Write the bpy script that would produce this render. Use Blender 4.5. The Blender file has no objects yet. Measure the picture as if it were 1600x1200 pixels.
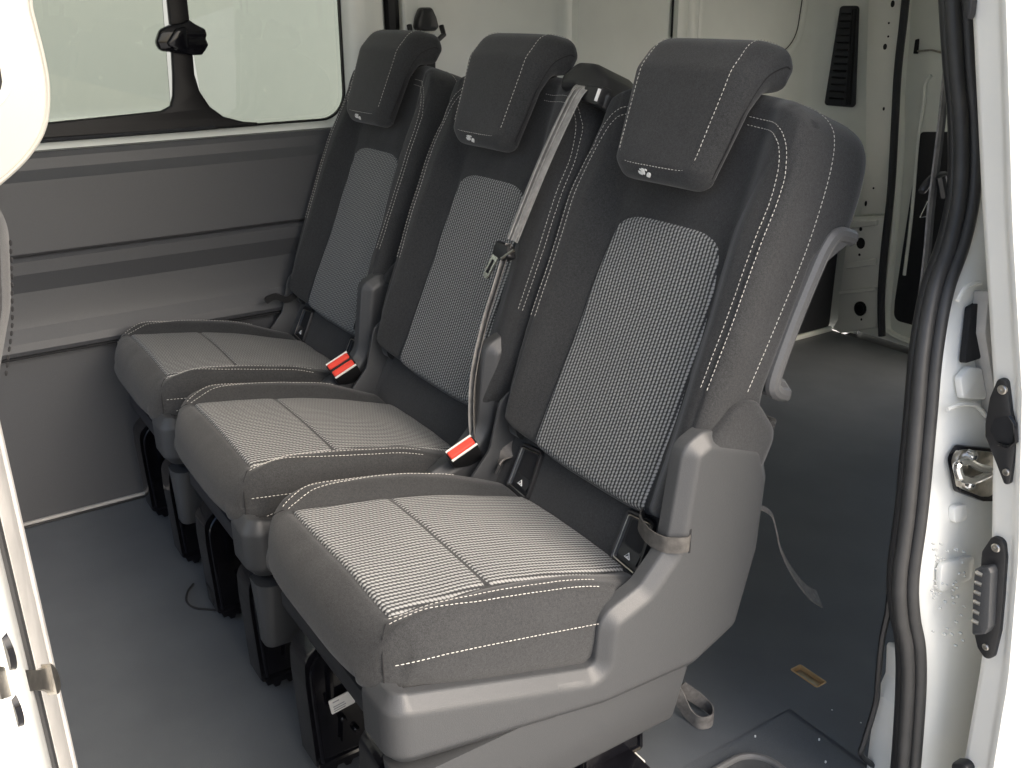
import bpy, bmesh, math, random
from mathutils import Vector, Matrix
from mathutils import noise as mnoise
from mathutils.geometry import tessellate_polygon
random.seed(7)
S = bpy.context.scene
COL = S.collection

# ------------------------------------------------------------------ camera, world, sun, exposure
# Plan coordinates used below: x = across the van (towards the far wall), y = towards the rear doors,
# z = up from the cabin floor, in metres.  They are left handed, so P() flips y when a vertex is made.
def P(p):
    return Vector((p[0], -p[1], p[2]))
CAM = (-0.9131, -0.4117, 1.1419)
YAW, PITCH, ROLL = math.radians(33.079), math.radians(-21.468), math.radians(-0.680)
FPX = 1500.37                                   # focal length in pixels of the 1600 px wide photo
_f = Vector((math.cos(YAW)*math.cos(PITCH), math.sin(YAW)*math.cos(PITCH), math.sin(PITCH)))
_r0 = Vector((-math.sin(YAW), math.cos(YAW), 0))
_u0 = -_r0.cross(_f)
if _u0.z < 0: _u0 = -_u0
_r = _r0*math.cos(ROLL) + _u0*math.sin(ROLL)
_u = -_r0*math.sin(ROLL) + _u0*math.cos(ROLL)
cam = bpy.data.objects.new('camera', bpy.data.cameras.new('camera'))
COL.objects.link(cam)
cam.data.sensor_width = 36; cam.data.sensor_fit = 'HORIZONTAL'
cam.data.lens = 36*FPX/1600
cam.data.clip_start = 0.02; cam.data.clip_end = 500
R3 = Matrix((P(_r), P(_u), -P(_f))).transposed()
cam.matrix_world = Matrix.Translation(P(CAM)) @ R3.to_4x4()
S.camera = cam

SUN_EL, SUN_AZ = math.radians(40), math.radians(160)      # azimuth in plan: direction towards the sun
world = bpy.data.worlds.new('World'); S.world = world; world.use_nodes = True
wn = world.node_tree.nodes; wl = world.node_tree.links
sky = wn.new('ShaderNodeTexSky'); sky.sky_type = 'NISHITA'; sky.sun_disc = False
sky.sun_elevation = SUN_EL; sky.air_density = 1.0; sky.dust_density = 4.5; sky.ozone_density = 1.0
bg = wn['Background']; bg.inputs['Strength'].default_value = 0.15
wl.new(sky.outputs[0], bg.inputs['Color'])
sun_dir = P((math.cos(SUN_EL)*math.cos(SUN_AZ), math.cos(SUN_EL)*math.sin(SUN_AZ), math.sin(SUN_EL)))
sky.sun_rotation = math.atan2(sun_dir.x, sun_dir.y)
sun = bpy.data.objects.new('sun', bpy.data.lights.new('sun', 'SUN')); COL.objects.link(sun)
sun.data.energy = 1.4; sun.data.angle = math.radians(60); sun.data.color = (1.0, 0.945, 0.855)
sun.rotation_euler = (-sun_dir).to_track_quat('-Z', 'Y').to_euler()
S.view_settings.view_transform = 'Standard'; S.view_settings.look = 'None'
S.view_settings.exposure = 1.32; S.view_settings.gamma = 1.0
S.view_settings.use_curve_mapping = False
S.render.engine = 'CYCLES'
S.cycles.max_bounces = 10; S.cycles.diffuse_bounces = 7; S.cycles.glossy_bounces = 4
S.cycles.transparent_max_bounces = 8

# ------------------------------------------------------------------ pixel -> place
def ray(x, y):
    return _r*((x-800)/FPX) - _u*((y-600)/FPX) + _f
def on(ax, v, x, y):
    d = ray(x, y); t = (v - CAM[ax])/d[ax]
    return tuple(CAM[i] + t*d[i] for i in range(3))
def onplane(p0, n, x, y):
    d = ray(x, y); n = Vector(n); t = (Vector(p0)-Vector(CAM)).dot(n)/d.dot(n)
    return tuple(Vector(CAM)+d*t)

# ------------------------------------------------------------------ materials
def nodes(name):
    m = bpy.data.materials.new(name); m.use_nodes = True
    nt = m.node_tree; return m, nt, nt.nodes['Principled BSDF']
def math_(nt, op, a, b=None, c=None):
    n = nt.nodes.new('ShaderNodeMath'); n.operation = op
    for i, v in enumerate((a, b, c)):
        if v is None: continue
        if isinstance(v, (int, float)): n.inputs[i].default_value = v
        else: nt.links.new(v, n.inputs[i])
    return n.outputs[0]
def noise(nt, scale, detail=3, rough=.6, coord='Object'):
    tc = nt.nodes.new('ShaderNodeTexCoord'); n = nt.nodes.new('ShaderNodeTexNoise')
    n.inputs['Scale'].default_value = scale; n.inputs['Detail'].default_value = detail
    n.inputs['Roughness'].default_value = rough
    nt.links.new(tc.outputs[coord], n.inputs['Vector']); return n.outputs['Fac']
def ramp(nt, fac, c0, c1, p0=.3, p1=.7):
    r = nt.nodes.new('ShaderNodeValToRGB')
    r.color_ramp.elements[0].color = (*c0, 1); r.color_ramp.elements[1].color = (*c1, 1)
    r.color_ramp.elements[0].position = p0; r.color_ramp.elements[1].position = p1
    nt.links.new(fac, r.inputs[0]); return r.outputs[0]
def bump(nt, bs, h, strength, dist):
    b = nt.nodes.new('ShaderNodeBump'); b.inputs['Strength'].default_value = strength
    b.inputs['Distance'].default_value = dist
    nt.links.new(h, b.inputs['Height']); nt.links.new(b.outputs[0], bs.inputs['Normal'])
def plain(name, c, rough=.5, metal=0., spread=.12, scale=40, bscale=None, bstr=.3, bdist=.0006, coat=0, spec=.5):
    m, nt, bs = nodes(name)
    lo = tuple(max(0, v*(1-spread)) for v in c); hi = tuple(min(1, v*(1+spread)) for v in c)
    nt.links.new(ramp(nt, noise(nt, scale), lo, hi), bs.inputs['Base Color'])
    bs.inputs['Roughness'].default_value = rough; bs.inputs['Metallic'].default_value = metal
    bs.inputs['Specular IOR Level'].default_value = spec
    bs.inputs['Coat Weight'].default_value = coat; bs.inputs['Coat Roughness'].default_value = .08
    if bscale: bump(nt, bs, noise(nt, bscale, 2), bstr, bdist)
    return m
def fabric(name, c):
    m, nt, bs = nodes(name)
    a = noise(nt, 800, 2, .8); b = noise(nt, 260, 3); d = noise(nt, 9, 3)
    f = math_(nt, 'ADD', math_(nt, 'MULTIPLY', a, .62), math_(nt, 'MULTIPLY', b, .25))
    f = math_(nt, 'ADD', f, math_(nt, 'MULTIPLY', d, .13))
    nt.links.new(ramp(nt, f, tuple(v*.36 for v in c), tuple(v*1.9 for v in c), .32, .7), bs.inputs['Base Color'])
    bs.inputs['Roughness'].default_value = .92; bs.inputs['Specular IOR Level'].default_value = .25
    bs.inputs['Sheen Weight'].default_value = .18; bs.inputs['Sheen Roughness'].default_value = .5
    bump(nt, bs, f, .5, .0008)
    return m
def weave(name, dark, light):
    m, nt, bs = nodes(name)
    tc = nt.nodes.new('ShaderNodeTexCoord'); sp = nt.nodes.new('ShaderNodeSeparateXYZ')
    nt.links.new(tc.outputs['UV'], sp.inputs[0])
    nz = noise(nt, 90, 2)
    jit = math_(nt, 'MULTIPLY', math_(nt, 'SUBTRACT', nz, .5), .25)
    cu = math_(nt, 'MULTIPLY', sp.outputs[0], 1/.0070)
    col = math_(nt, 'FLOOR', cu)
    fu = math_(nt, 'SUBTRACT', math_(nt, 'FRACT', cu), .5)
    odd = math_(nt, 'MULTIPLY', math_(nt, 'MODULO', math_(nt, 'ADD', col, 400), 2), .33)
    cv = math_(nt, 'ADD', math_(nt, 'ADD', math_(nt, 'MULTIPLY', sp.outputs[1], 1/.0060), odd), jit)
    # slanted thread in every cell
    fv = math_(nt, 'SUBTRACT', math_(nt, 'FRACT', math_(nt, 'ADD', cv, math_(nt, 'MULTIPLY', fu, .5))), .5)
    du = math_(nt, 'MULTIPLY', math_(nt, 'MULTIPLY', fu, fu), 6.0)
    dv = math_(nt, 'MULTIPLY', math_(nt, 'MULTIPLY', fv, fv), 2.4)
    h = math_(nt, 'SUBTRACT', 1.0, math_(nt, 'ADD', du, dv))
    h = math_(nt, 'MAXIMUM', h, 0)
    fine = noise(nt, 1400, 2, .8)
    f = math_(nt, 'ADD', h, math_(nt, 'MULTIPLY', math_(nt, 'SUBTRACT', fine, .5), .5))
    nt.links.new(ramp(nt, f, dark, light, .18, .78), bs.inputs['Base Color'])
    bs.inputs['Roughness'].default_value = .9; bs.inputs['Specular IOR Level'].default_value = .25
    bs.inputs['Sheen Weight'].default_value = .1
    bump(nt, bs, f, .8, .0012)
    return m
M = {}
M['black_fabric'] = fabric('black_fabric', (.0285, .0292, .0302))
M['weave'] = weave('weave', (.040, .0415, .043), (.36, .36, .35))
M['thread'] = plain('thread', (.50, .485, .45), .8, spread=.25, scale=300)
M['seam'] = plain('seam', (.012, .012, .013), .9)
M['shell'] = plain('shell_plastic', (.052, .0537, .056), .42, spread=.10, scale=700, bscale=800, bstr=.6, bdist=.0005)
M['trim'] = plain('wall_trim', (.066, .0675, .072), .46, spread=.08, scale=600, bscale=700, bstr=.5, bdist=.0005)
M['black_plastic'] = plain('black_plastic', (.018, .018, .019), .38, bscale=800, bstr=.15)
M['dark_trim'] = plain('dark_trim', (.014, .015, .019), .55, bscale=600)
M['gloss_black'] = plain('gloss_black', (.006, .006, .008), .14, spread=.3, bscale=35, bstr=.15, bdist=.002, spec=.32)
M['frame_black'] = plain('frame_black', (.006, .006, .007), .45, spec=.3)
M['white_paint'] = plain('white_paint', (.82, .815, .765), .28, spread=.03, scale=6, bscale=300, bstr=.06, coat=.6)
M['grey_paint'] = plain('inner_paint', (.77, .785, .73), .34, spread=.04, scale=5, bscale=240, bstr=.06, coat=.3)
M['cream'] = plain('cream_paint', (.79, .775, .72), .34, spread=.02, scale=6, coat=.3)
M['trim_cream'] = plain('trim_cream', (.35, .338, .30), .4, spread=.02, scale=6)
M['seal'] = plain('seal_rubber', (.030, .030, .030), .5, spread=.2, scale=25, bscale=500, bstr=.2)
M['handle_grey'] = plain('handle_grey', (.105, .105, .105), .45, spread=.06, scale=500, bscale=800, bstr=.4)
M['seal_pale'] = plain('seal_pale', (.40, .385, .36), .5, spread=.15, scale=25, bscale=500, bstr=.2)
M['chrome'] = plain('chrome', (.75, .75, .74), .16, 1.0, spread=.05)
M['steel'] = plain('steel', (.50, .47, .42), .32, 1.0, spread=.25, scale=60)
M['brass'] = plain('raw_edge', (.55, .36, .17), .5, .2)
M['red'] = plain('red_plastic', (.80, .07, .045), .35, spread=.06)
M['webbing'] = plain('webbing', (.035, .034, .034), .75, bscale=1200, bstr=.6)
M['webbing_pale'] = plain('webbing_pale', (.29, .28, .265), .5, spread=.25, scale=60, bscale=1200, bstr=.5)
M['webbing_grey'] = plain('webbing_grey', (.15, .14, .13), .7, spread=.3, scale=90, bscale=1200, bstr=.6)
M['drop'] = plain('water_drop', (.62, .62, .58), .05, spread=.05, coat=1)
M['strap_dark'] = plain('strap_dark', (.075, .07, .064), .7, spread=.3, scale=90, bscale=1200, bstr=.6)
M['carpet'] = plain('carpet', (.08, .077, .072), .95, spread=.6, scale=420, bscale=420, bstr=1, bdist=.003)
M['label'] = plain('label_paper', (.80, .78, .72), .5, spread=.03)
M['ink'] = plain('ink', (.30, .30, .30), .6)
M['white_print'] = plain('white_print', (.80, .80, .78), .6, spread=.02)
M['concrete'] = plain('concrete', (.55, .54, .51), .85, spread=.2, scale=3, bscale=60, bstr=.4, bdist=.003)
M['backdrop_grey'] = plain('backdrop_sheet', (.205, .222, .217), .9, spread=.02, scale=2)  # even grey of the added window backdrop
M['wet'] = plain('wet_sill', (.34, .30, .24), .3, spread=.35, scale=120, bscale=160, bstr=.8, bdist=.002)
def floor_mat():
    m, nt, bs = nodes('floor_rubber')
    f = math_(nt, 'ADD', math_(nt, 'MULTIPLY', noise(nt, 700, 2), .55), math_(nt, 'MULTIPLY', noise(nt, 3.5, 5), .45))
    nt.links.new(ramp(nt, f, (.066, .073, .081), (.122, .132, .142), .35, .68), bs.inputs['Base Color'])
    r = math_(nt, 'ADD', math_(nt, 'MULTIPLY', noise(nt, 6, 4), .22), .32)
    nt.links.new(r, bs.inputs['Roughness'])
    bump(nt, bs, noise(nt, 900, 2), .35, .0008)
    return m
M['floor'] = floor_mat()
def glass_mat():
    m, nt, bs = nodes('window_glass')
    nt.nodes.remove(bs); out = nt.nodes['Material Output']
    tr = nt.nodes.new('ShaderNodeBsdfTransparent'); tr.inputs[0].default_value = (.80, .83, .79, 1)
    gl = nt.nodes.new('ShaderNodeBsdfGlossy'); gl.inputs['Roughness'].default_value = .02
    fr = nt.nodes.new('ShaderNodeFresnel'); fr.inputs[0].default_value = 1.45
    mx = nt.nodes.new('ShaderNodeMixShader')
    nt.links.new(fr.outputs[0], mx.inputs[0]); nt.links.new(tr.outputs[0], mx.inputs[1]); nt.links.new(gl.outputs[0], mx.inputs[2])
    nt.links.new(mx.outputs[0], out.inputs[0]); return m
M['glass'] = glass_mat()

# ------------------------------------------------------------------ mesh tools
def obj(name, verts, faces, mat, parent=None, uv=None, smooth=True, sharp=35, recalc=True):
    me = bpy.data.meshes.new(name)
    ff = []
    for f in faces:
        if len(f) <= 4: ff.append(f); continue
        for tri in tessellate_polygon([[Vector(verts[i]) for i in f]]): ff.append(tuple(f[i] for i in tri))
    faces = ff
    me.from_pydata([P(v) for v in verts], [], [tuple(reversed(f)) for f in faces])
    if uv:
        l = me.uv_layers.new(name='UVMap')
        for lp in me.loops: l.data[lp.index].uv = uv[lp.vertex_index]
    if recalc:
        bm = bmesh.new(); bm.from_mesh(me); bmesh.ops.recalc_face_normals(bm, faces=bm.faces); bm.to_mesh(me); bm.free()
    if smooth:
        me.polygons.foreach_set('use_smooth', [True]*len(me.polygons))
        if sharp: me.set_sharp_from_angle(angle=math.radians(sharp))
    me.materials.append(M[mat])
    o = bpy.data.objects.new(name, me); COL.objects.link(o)
    if parent: o.parent = parent
    return o
def thing(name, label, cat, loc=(0, 0, 0), group=None):
    o = bpy.data.objects.new(name, None); COL.objects.link(o); o.location = P(loc); o.empty_display_size = .1
    o['label'] = label; o['category'] = cat
    if group: o['group'] = group
    return o
def tag(o, label, cat, group=None):
    o['label'] = label; o['category'] = cat
    if group: o['group'] = group
    return o
def struct(o): o['kind'] = 'structure'; return o
def stuff(o): o['kind'] = 'stuff'; return o
class MB:
    def __init__(s): s.v = []; s.f = []; s.uv = []
    def add(s, v, f):
        n = len(s.v); s.v += [tuple(p) for p in v]; s.f += [tuple(i+n for i in q) for q in f]
    def rings(s, R, closed=True, cap=True):
        n = len(s.v); k = len(R[0])
        for r in R: s.v += [tuple(p) for p in r]
        for i in range(len(R)-1):
            for j in range(k if closed else k-1):
                a = n+i*k+j; b = n+i*k+(j+1) % k
                s.f.append((a, b, b+k, a+k))
        if cap and closed:
            s.f.append(tuple(n+j for j in range(k))); m = n+(len(R)-1)*k
            s.f.append(tuple(m+j for j in reversed(range(k))))
    def tube(s, path, r, n=8, cap=True, flat=None):
        path = [Vector(p) for p in path]; R = []; pn = None
        for i, p in enumerate(path):
            t = (path[min(i+1, len(path)-1)]-path[max(i-1, 0)]).normalized()
            if pn is None:
                a = Vector((0, 0, 1)) if abs(t.z) < .9 else Vector((1, 0, 0))
                pn = t.cross(a).normalized()
            pn = (pn - t*pn.dot(t)).normalized(); b = t.cross(pn)
            ri = r[i] if isinstance(r, (list, tuple)) else r
            R.append([p + pn*math.cos(q)*ri + b*math.sin(q)*ri*(flat or 1) for q in [2*math.pi*j/n for j in range(n)]])
        s.rings(R, True, cap)
    def ribbon(s, path, across, width, th):
        """strip of webbing: path points, one across-vector (or one per point), width (or one per point)"""
        path = [Vector(p) for p in path]; R = []
        for i, p in enumerate(path):
            t = (path[min(i+1, len(path)-1)]-path[max(i-1, 0)]).normalized()
            a = Vector(across[i] if isinstance(across, list) else across); a = (a - t*a.dot(t)).normalized()
            n = t.cross(a); w = (width[i] if isinstance(width, list) else width)/2
            R.append([p+a*w*.97+n*th/2, p+a*w, p+a*w*.97-n*th/2, p-a*w*.97-n*th/2, p-a*w, p-a*w*.97+n*th/2])
        s.rings(R)
    def box(s, lo, hi, b=.0):
        prism(s, 'z', rpoly([(lo[0], lo[1]), (hi[0], lo[1]), (hi[0], hi[1]), (lo[0], hi[1])], b or .0005, 3),
              [(lo[2], b), (lo[2]+b*.3, b*.3), (lo[2]+b, 0), (hi[2]-b, 0), (hi[2]-b*.3, b*.3), (hi[2], b)] if b else [(lo[2], 0), (hi[2], 0)])
    def build(s, name, mat, parent=None, **k): return obj(name, s.v, s.f, mat, parent, **k)
def rpoly(pts, r, n=5):
    """polygon with rounded corners; a point may carry its own radius"""
    out = []; k = len(pts)
    for i in range(k):
        p = Vector(pts[i][:2]); a = Vector(pts[i-1][:2]); b = Vector(pts[(i+1) % k][:2])
        rr = pts[i][2] if len(pts[i]) > 2 else r
        da = (a-p); db = (b-p); la = da.length; lb = db.length; da /= la; db /= lb
        ang = math.acos(max(-1, min(1, da.dot(db))))
        if ang > math.pi-.02 or rr <= 0: out.append((p.x, p.y)); continue
        d = min(rr/math.tan(ang/2), la*.49, lb*.49); re = d*math.tan(ang/2)
        c = p + (da+db).normalized()*(re/math.sin(ang/2))
        s0 = p+da*d-c; s1 = p+db*d-c
        a0 = math.atan2(s0.y, s0.x); a1 = math.atan2(s1.y, s1.x)
        dd = (a1-a0+math.pi) % (2*math.pi)-math.pi
        for j in range(n+1):
            q = a0+dd*j/n; out.append((c.x+re*math.cos(q), c.y+re*math.sin(q)))
    return out
def inset(poly, d):
    if abs(d) < 1e-9: return poly
    k = len(poly); A = sum(poly[i][0]*poly[(i+1) % k][1]-poly[(i+1) % k][0]*poly[i][1] for i in range(k))
    sg = 1 if A > 0 else -1; out = []
    for i in range(k):
        p = Vector(poly[i]); t1 = (p-Vector(poly[i-1])); t2 = (Vector(poly[(i+1) % k])-p)
        if t1.length < 1e-7: t1 = t2
        if t2.length < 1e-7: t2 = t1
        t1.normalize(); t2.normalize()
        n1 = Vector((-t1.y, t1.x))*sg; n2 = Vector((-t2.y, t2.x))*sg
        m = n1+n2; m = m/max(.4, m.dot(n1)) if m.length > 1e-6 else n1
        out.append(tuple(p+m*d))
    return out
def prism(mb, axis, poly, levels, cap=True):
    """poly in the other two axes (x,y / x,z / y,z); levels = [(coordinate, inset), ...]"""
    R = []
    for c, d in levels:
        q = inset(poly, d)
        R.append([{'x': (c, a, b), 'y': (a, c, b), 'z': (a, b, c)}[axis] for a, b in q])
    mb.rings(R, True, cap)
def slab(axis, poly, c0, c1, b, r=None):
    """prism from c0 to c1 with a rounded edge b on both ends"""
    mb = MB(); sg = 1 if c1 > c0 else -1
    prism(mb, axis, poly, [(c0, b), (c0+sg*b*.3, b*.3), (c0+sg*b, 0), (c1-sg*b, 0), (c1-sg*b*.3, b*.3), (c1, b)])
    return mb
def sst(a, b, x):
    t = max(0, min(1, (x-a)/(b-a))); return t*t*(3-2*t)
def lerp(pts, x):
    if x <= pts[0][0]: return pts[0][1]
    for (a, p), (b, q) in zip(pts, pts[1:]):
        if x <= b:
            t = (x-a)/(b-a); return p+(q-p)*t
    return pts[-1][1]
def smooth_lerp(pts, x, w=.02):
    return sum(lerp(pts, x+w*k) for k in (-1, -.5, 0, .5, 1))/5
def catmull(pts, n=8):
    pts = [Vector(p) for p in pts]; out = []
    for i in range(len(pts)-1):
        p0 = pts[max(i-1, 0)]; p1 = pts[i]; p2 = pts[i+1]; p3 = pts[min(i+2, len(pts)-1)]
        for j in range(n):
            t = j/n
            out.append(.5*((2*p1)+(p2-p0)*t+(2*p0-5*p1+4*p2-p3)*t*t+(3*p1-p0-3*p2+p3)*t**3))
    out.append(pts[-1]); return out
def resample(path, step):
    path = [Vector(p) for p in path]; out = [path[0]]; acc = 0
    for a, b in zip(path, path[1:]):
        L = (b-a).length; d = step-acc
        while d <= L and L > 0: out.append(a+(b-a)*(d/L)); d += step
        acc = (L-(d-step)) if L > 0 else acc
    return out
def stitches(mb, path, step=.0066, length=.0044, r=.00054, lift=.0004, nrm=None):
    pts = resample(path, step)
    for i in range(len(pts)-1):
        a = pts[i]; b = pts[i+1]; t = (b-a)
        if t.length < 1e-6: continue
        t.normalize(); l = length*random.uniform(.9, 1.08)
        w = Vector((random.uniform(-1, 1), random.uniform(-1, 1), random.uniform(-1, 1)))*.00025
        mb.tube([a+w, a+t*l*.25+w*.5, a+t*l*.75, a+t*l], [r*.45, r, r, r*.45], 5)

# ------------------------------------------------------------------ outside: ground and an added backdrop that gives the window view its grey
g = MB(); g.add([(-60, -60, -.62), (60, -60, -.62), (60, 60, -.62), (-60, 60, -.62)], [(0, 1, 2, 3)])
struct(g.build('ground', 'concrete', smooth=False))
g = MB(); g.box((4.2, -9, -.62), (4.4, 9, 4.2)); struct(g.build('window_backdrop', 'backdrop_grey', smooth=False))  # added backdrop, sets the tone seen through the window glass

# ------------------------------------------------------------------ van floor (holes for the step well and the slot are left open)
def floor_sheet():
    mb = MB()
    xs = [-.30, -.045, -.033, .024, 1.43]; ys = [-1.5, .25, .722, .806, .829, 2.46]
    for i in range(4):
        for j in range(5):
            cx = (xs[i]+xs[i+1])/2; cy = (ys[j]+ys[j+1])/2
            if cx < -.045 and .25 < cy < .722: continue            # entry step
            if -.033 < cx < .024 and .806 < cy < .829: continue    # slot
            mb.add([(xs[i], ys[j], 0), (xs[i+1], ys[j], 0), (xs[i+1], ys[j+1], 0), (xs[i], ys[j+1], 0)], [(0, 1, 2, 3)])
    return mb
fl = struct(floor_sheet().build('floor', 'floor', smooth=False))
m = MB()
sl = rpoly([(-.033, .806), (.024, .806), (.024, .829), (-.033, .829)], .002, 2)
prism(m, 'z', sl, [(-.018, .0005), (.0005, .0005), (.0012, -.0012), (.0002, -.003)], cap=False)
m.build('slot_edge', 'brass', fl)
m = MB(); m.box((-.031, .808, -.012), (.022, .827, -.007)); m.build('slot_bottom', 'steel', fl)
# entry step tray
m = MB()
tr = rpoly([(-.30, .24), (-.08, .24), (-.08, .60, .05), (-.30, .60, .05)], .01, 10)
outer = rpoly([(-.32, .24), (-.036, .24), (-.036, .732), (-.32, .732)], .002, 10)
n0 = len(outer)
prism(m, 'z', outer, [(-.06, 0), (-.005, 0), (-.004, .001)], cap=False)
m.f.append(tuple(range(2*n0, 3*n0)))
st = m.build('step_plate', 'floor'); struct(st); st.name = 'step'
m = MB()
prism(m, 'z', tr, [(-.0045, -.006), (.002, -.003), (.0025, .001), (.000, .006), (-.0025, .02)])
m.build('step_tray', 'shell', st)
m = MB(); m.tube([(a, b, .002) for a, b in tr[9:]], .0058, 10); m.build('tray_rim', 'handle_grey', st)
for (x, y) in ((1280, 1155), (1345, 1130), (1290, 1190), (1180, 1150), (1300, 1110)):
    c = on(2, -.001, x, y); m = MB(); m.box((c[0]-.0012, c[1]-.0012, -.0035), (c[0]+.0012, c[1]+.0012, .0005), .0004)
    m.build('grit', 'white_print', st)
# rear threshold
m = MB(); m.box((-.2, 2.462, -.03), (1.25, 2.60, -.006), .003); struct(m.build('threshold', 'dark_trim'))

# ------------------------------------------------------------------ far side wall: trim panel below the window
prof = [(1.415, .0), (1.43, .30), (1.432, .408), (1.420, .412), (1.408, .418), (1.404, .428), (1.408, .445), (1.425, .475),
        (1.430, .50), (1.431, .555), (1.424, .575), (1.413, .600), (1.412, .628), (1.418, .634), (1.425, .637), (1.418, .640), (1.411, .646), (1.412, .70),
        (1.415, .80), (1.424, .812), (1.430, .822), (1.434, .845), (1.440, .856), (1.47, .862)]
def wall_sheet(prof, y0, y1, ny=2):
    mb = MB(); R = []
    for j in range(ny+1):
        y = y0+(y1-y0)*j/ny; R.append([(x, y, z) for x, z in prof])
    mb.rings(R, closed=False); return mb
wall = struct(wall_sheet(prof, -1.5, .70).build('side_wall', 'trim', sharp=16))
m = MB(); m.box((1.404, -1.5, .001), (1.4145, .55, .010), .003); m.build('kick_strip', 'seal_pale', wall)
m = MB(); m.box((1.396, -1.5, .0005), (1.404, .55, .0045), .0015); m.build('kick_strip', 'black_plastic', wall)
m = MB(); m.tube([(1.406, -1.5, .4135), (1.406, .62, .4135)], .0028, 6); m.build('groove', 'seam', wall)
# painted skin round the window
WX = 1.475
def skin(name, polys, x, mat, parent, b=.004, th=.02):
    for p in polys:
        o = slab('x', p, x+th, x, b).build(name, mat, parent)
win_y0, win_y1, win_z0, win_z1 = -1.3, .652, .872, 1.42
m = MB()
hole = rpoly([(win_y0, win_z0), (win_y1, win_z0, .07), (win_y1+.01, win_z1, .07), (win_y0, win_z1)], .06, 8)
outr = []
ox0, ox1, oz0, oz1 = -1.5, .70, .858, 1.52
cx, cz = (win_y0+win_y1)/2, (win_z0+win_z1)/2
for (a, b) in hole:
    dx, dz = a-cx, b-cz
    t = min([(ox1-cx)/dx if dx > 1e-9 else (ox0-cx)/dx if dx < -1e-9 else 9e9, (oz1-cz)/dz if dz > 1e-9 else (oz0-cz)/dz if dz < -1e-9 else 9e9])
    outr.append((cx+dx*t, cz+dz*t))
R = [[(1.448, a, b) for a, b in outr], [(1.452, a, b) for a, b in inset(hole, -.022)], [(1.457, a, b) for a, b in inset(hole, -.010)],
     [(1.470, a, b) for a, b in inset(hole, -.002)], [(1.50, a, b) for a, b in hole]]
m.rings(R, True, False); m.build('window_surround', 'grey_paint', wall, sharp=50)

# sliding side window: its own thing
win = thing('side_window', 'wide far side window with two grey panes and a black sliding frame', 'window', (1.50, .2, .88))
def rel(o, t):      # parts of an Empty that does not sit at the origin
    o.parent = t; o.matrix_parent_inverse = Matrix.Translation(-t.location); return o
gp = rpoly([(.285, .872), (.652, .872, .07), (.662, 1.42, .05), (.262, 1.42)], .05, 8)
rel(slab('x', gp, 1.512, 1.508, .001).build('glass_pane', 'glass'), win)
gp2 = rpoly([(-1.28, .90), (.205, .915, .03), (.235, 1.42), (-1.28, 1.42)], .03, 6)
rel(slab('x', gp2, 1.504, 1.500, .001).build('glass_pane', 'glass'), win)
# black frame: bottom rail that fills the corner of both panes, and upright
fr = [(-1.3, .866), (.20, .868), (.32, .873), (.44, .8755), (.375, .884), (.325, .900), (.295, .925), (.275, .962), (.268, 1.0), (.272, 1.10), (.276, 1.42), (.236, 1.42),
      (.226, 1.1), (.218, 1.0), (.212, .955), (.203, .932), (.180, .922), (.10, .919), (-.066, .913), (-1.3, .90)]
fo = [tuple(v) for v in catmull([(a, b, 0) for a, b in fr[:10]], 4)]
rel(slab('x', rpoly([f for f in fr], .004, 2), 1.506, 1.486, .005).build('window_frame', 'frame_black'), win)
mm = MB(); mm.tube([(1.484, -1.3, .874), (1.484, .0, .876), (1.485, .3, .8775)], .0045, 6); rel(mm.build('frame_bead', 'dark_trim'), win)
# border of the fixed pane
b1 = rpoly([(.262, .872), (.652, .872, .07), (.662, 1.42, .05), (.262, 1.42)], .02, 8)
mm = MB(); prism(mm, 'x', b1, [(1.508, 0), (1.498, 0), (1.497, .002), (1.498, .005), (1.508, .005)], cap=False); rel(mm.build('pane_border', 'frame_black'), win)
# catch on the upright
lt = rpoly([(.184, 1.075, .02), (.197, 1.102, .02), (.222, 1.112), (.25, 1.115), (.264, 1.122), (.278, 1.112), (.30, 1.10), (.302, 1.088), (.298, 1.08), (.303, 1.066), (.295, 1.055), (.285, 1.044), (.262, 1.044), (.24, 1.048), (.215, 1.052), (.19, 1.056, .02)], .006, 4)
la = rel(slab('x', lt, 1.488, 1.462, .006).build('window_catch', 'gloss_black'), win)
lb = rpoly([(.203, 1.07), (.228, 1.102), (.254, 1.108), (.254, 1.052), (.225, 1.056)], .008, 4)
o = slab('x', lb, 1.464, 1.452, .004).build('catch_lever', 'gloss_black'); o.parent = la; o.matrix_parent_inverse = Matrix.Translation(-win.location)
o.matrix_parent_inverse = Matrix.Identity(4)

# ------------------------------------------------------------------ cargo bay: far wall, rear corner, rear pillar, roof, near wall
def vsheet(path, z0, z1, nz=1):
    mb = MB(); mb.rings([[(x, y, z0+(z1-z0)*k/nz) for x, y in path] for k in range(nz+1)], closed=False); return mb
cw = struct(vsheet([(1.448, .70), (1.446, .745), (1.452, .752), (1.475, .758), (1.475, .80), (1.452, .806), (1.446, .815), (1.446, .87), (1.452, .93), (1.462, .96), (1.465, 1.28), (1.458, 1.30), (1.447, 1.312), (1.445, 1.33), (1.447, 1.345),
        (1.458, 1.352), (1.452, 1.372), (1.463, 1.385), (1.466, 1.73), (1.47, 1.742), (1.444, 1.748), (1.441, 1.762), (1.444, 1.79), (1.455, 1.80), (1.448, 1.82), (1.455, 1.85),
        (1.46, 1.90), (1.463, 2.34), (1.458, 2.375), (1.44, 2.405), (1.405, 2.436), (1.345, 2.476), (1.32, 2.492), (1.22, 2.51)], -.01, 1.52).build('cargo_wall', 'grey_paint', sharp=45))
m = MB(); m.tube([(1.4635, 1.7425, .3), (1.4635, 1.7425, 1.5)], .0035, 6); m.build('panel_gap', 'seam', cw)
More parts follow.
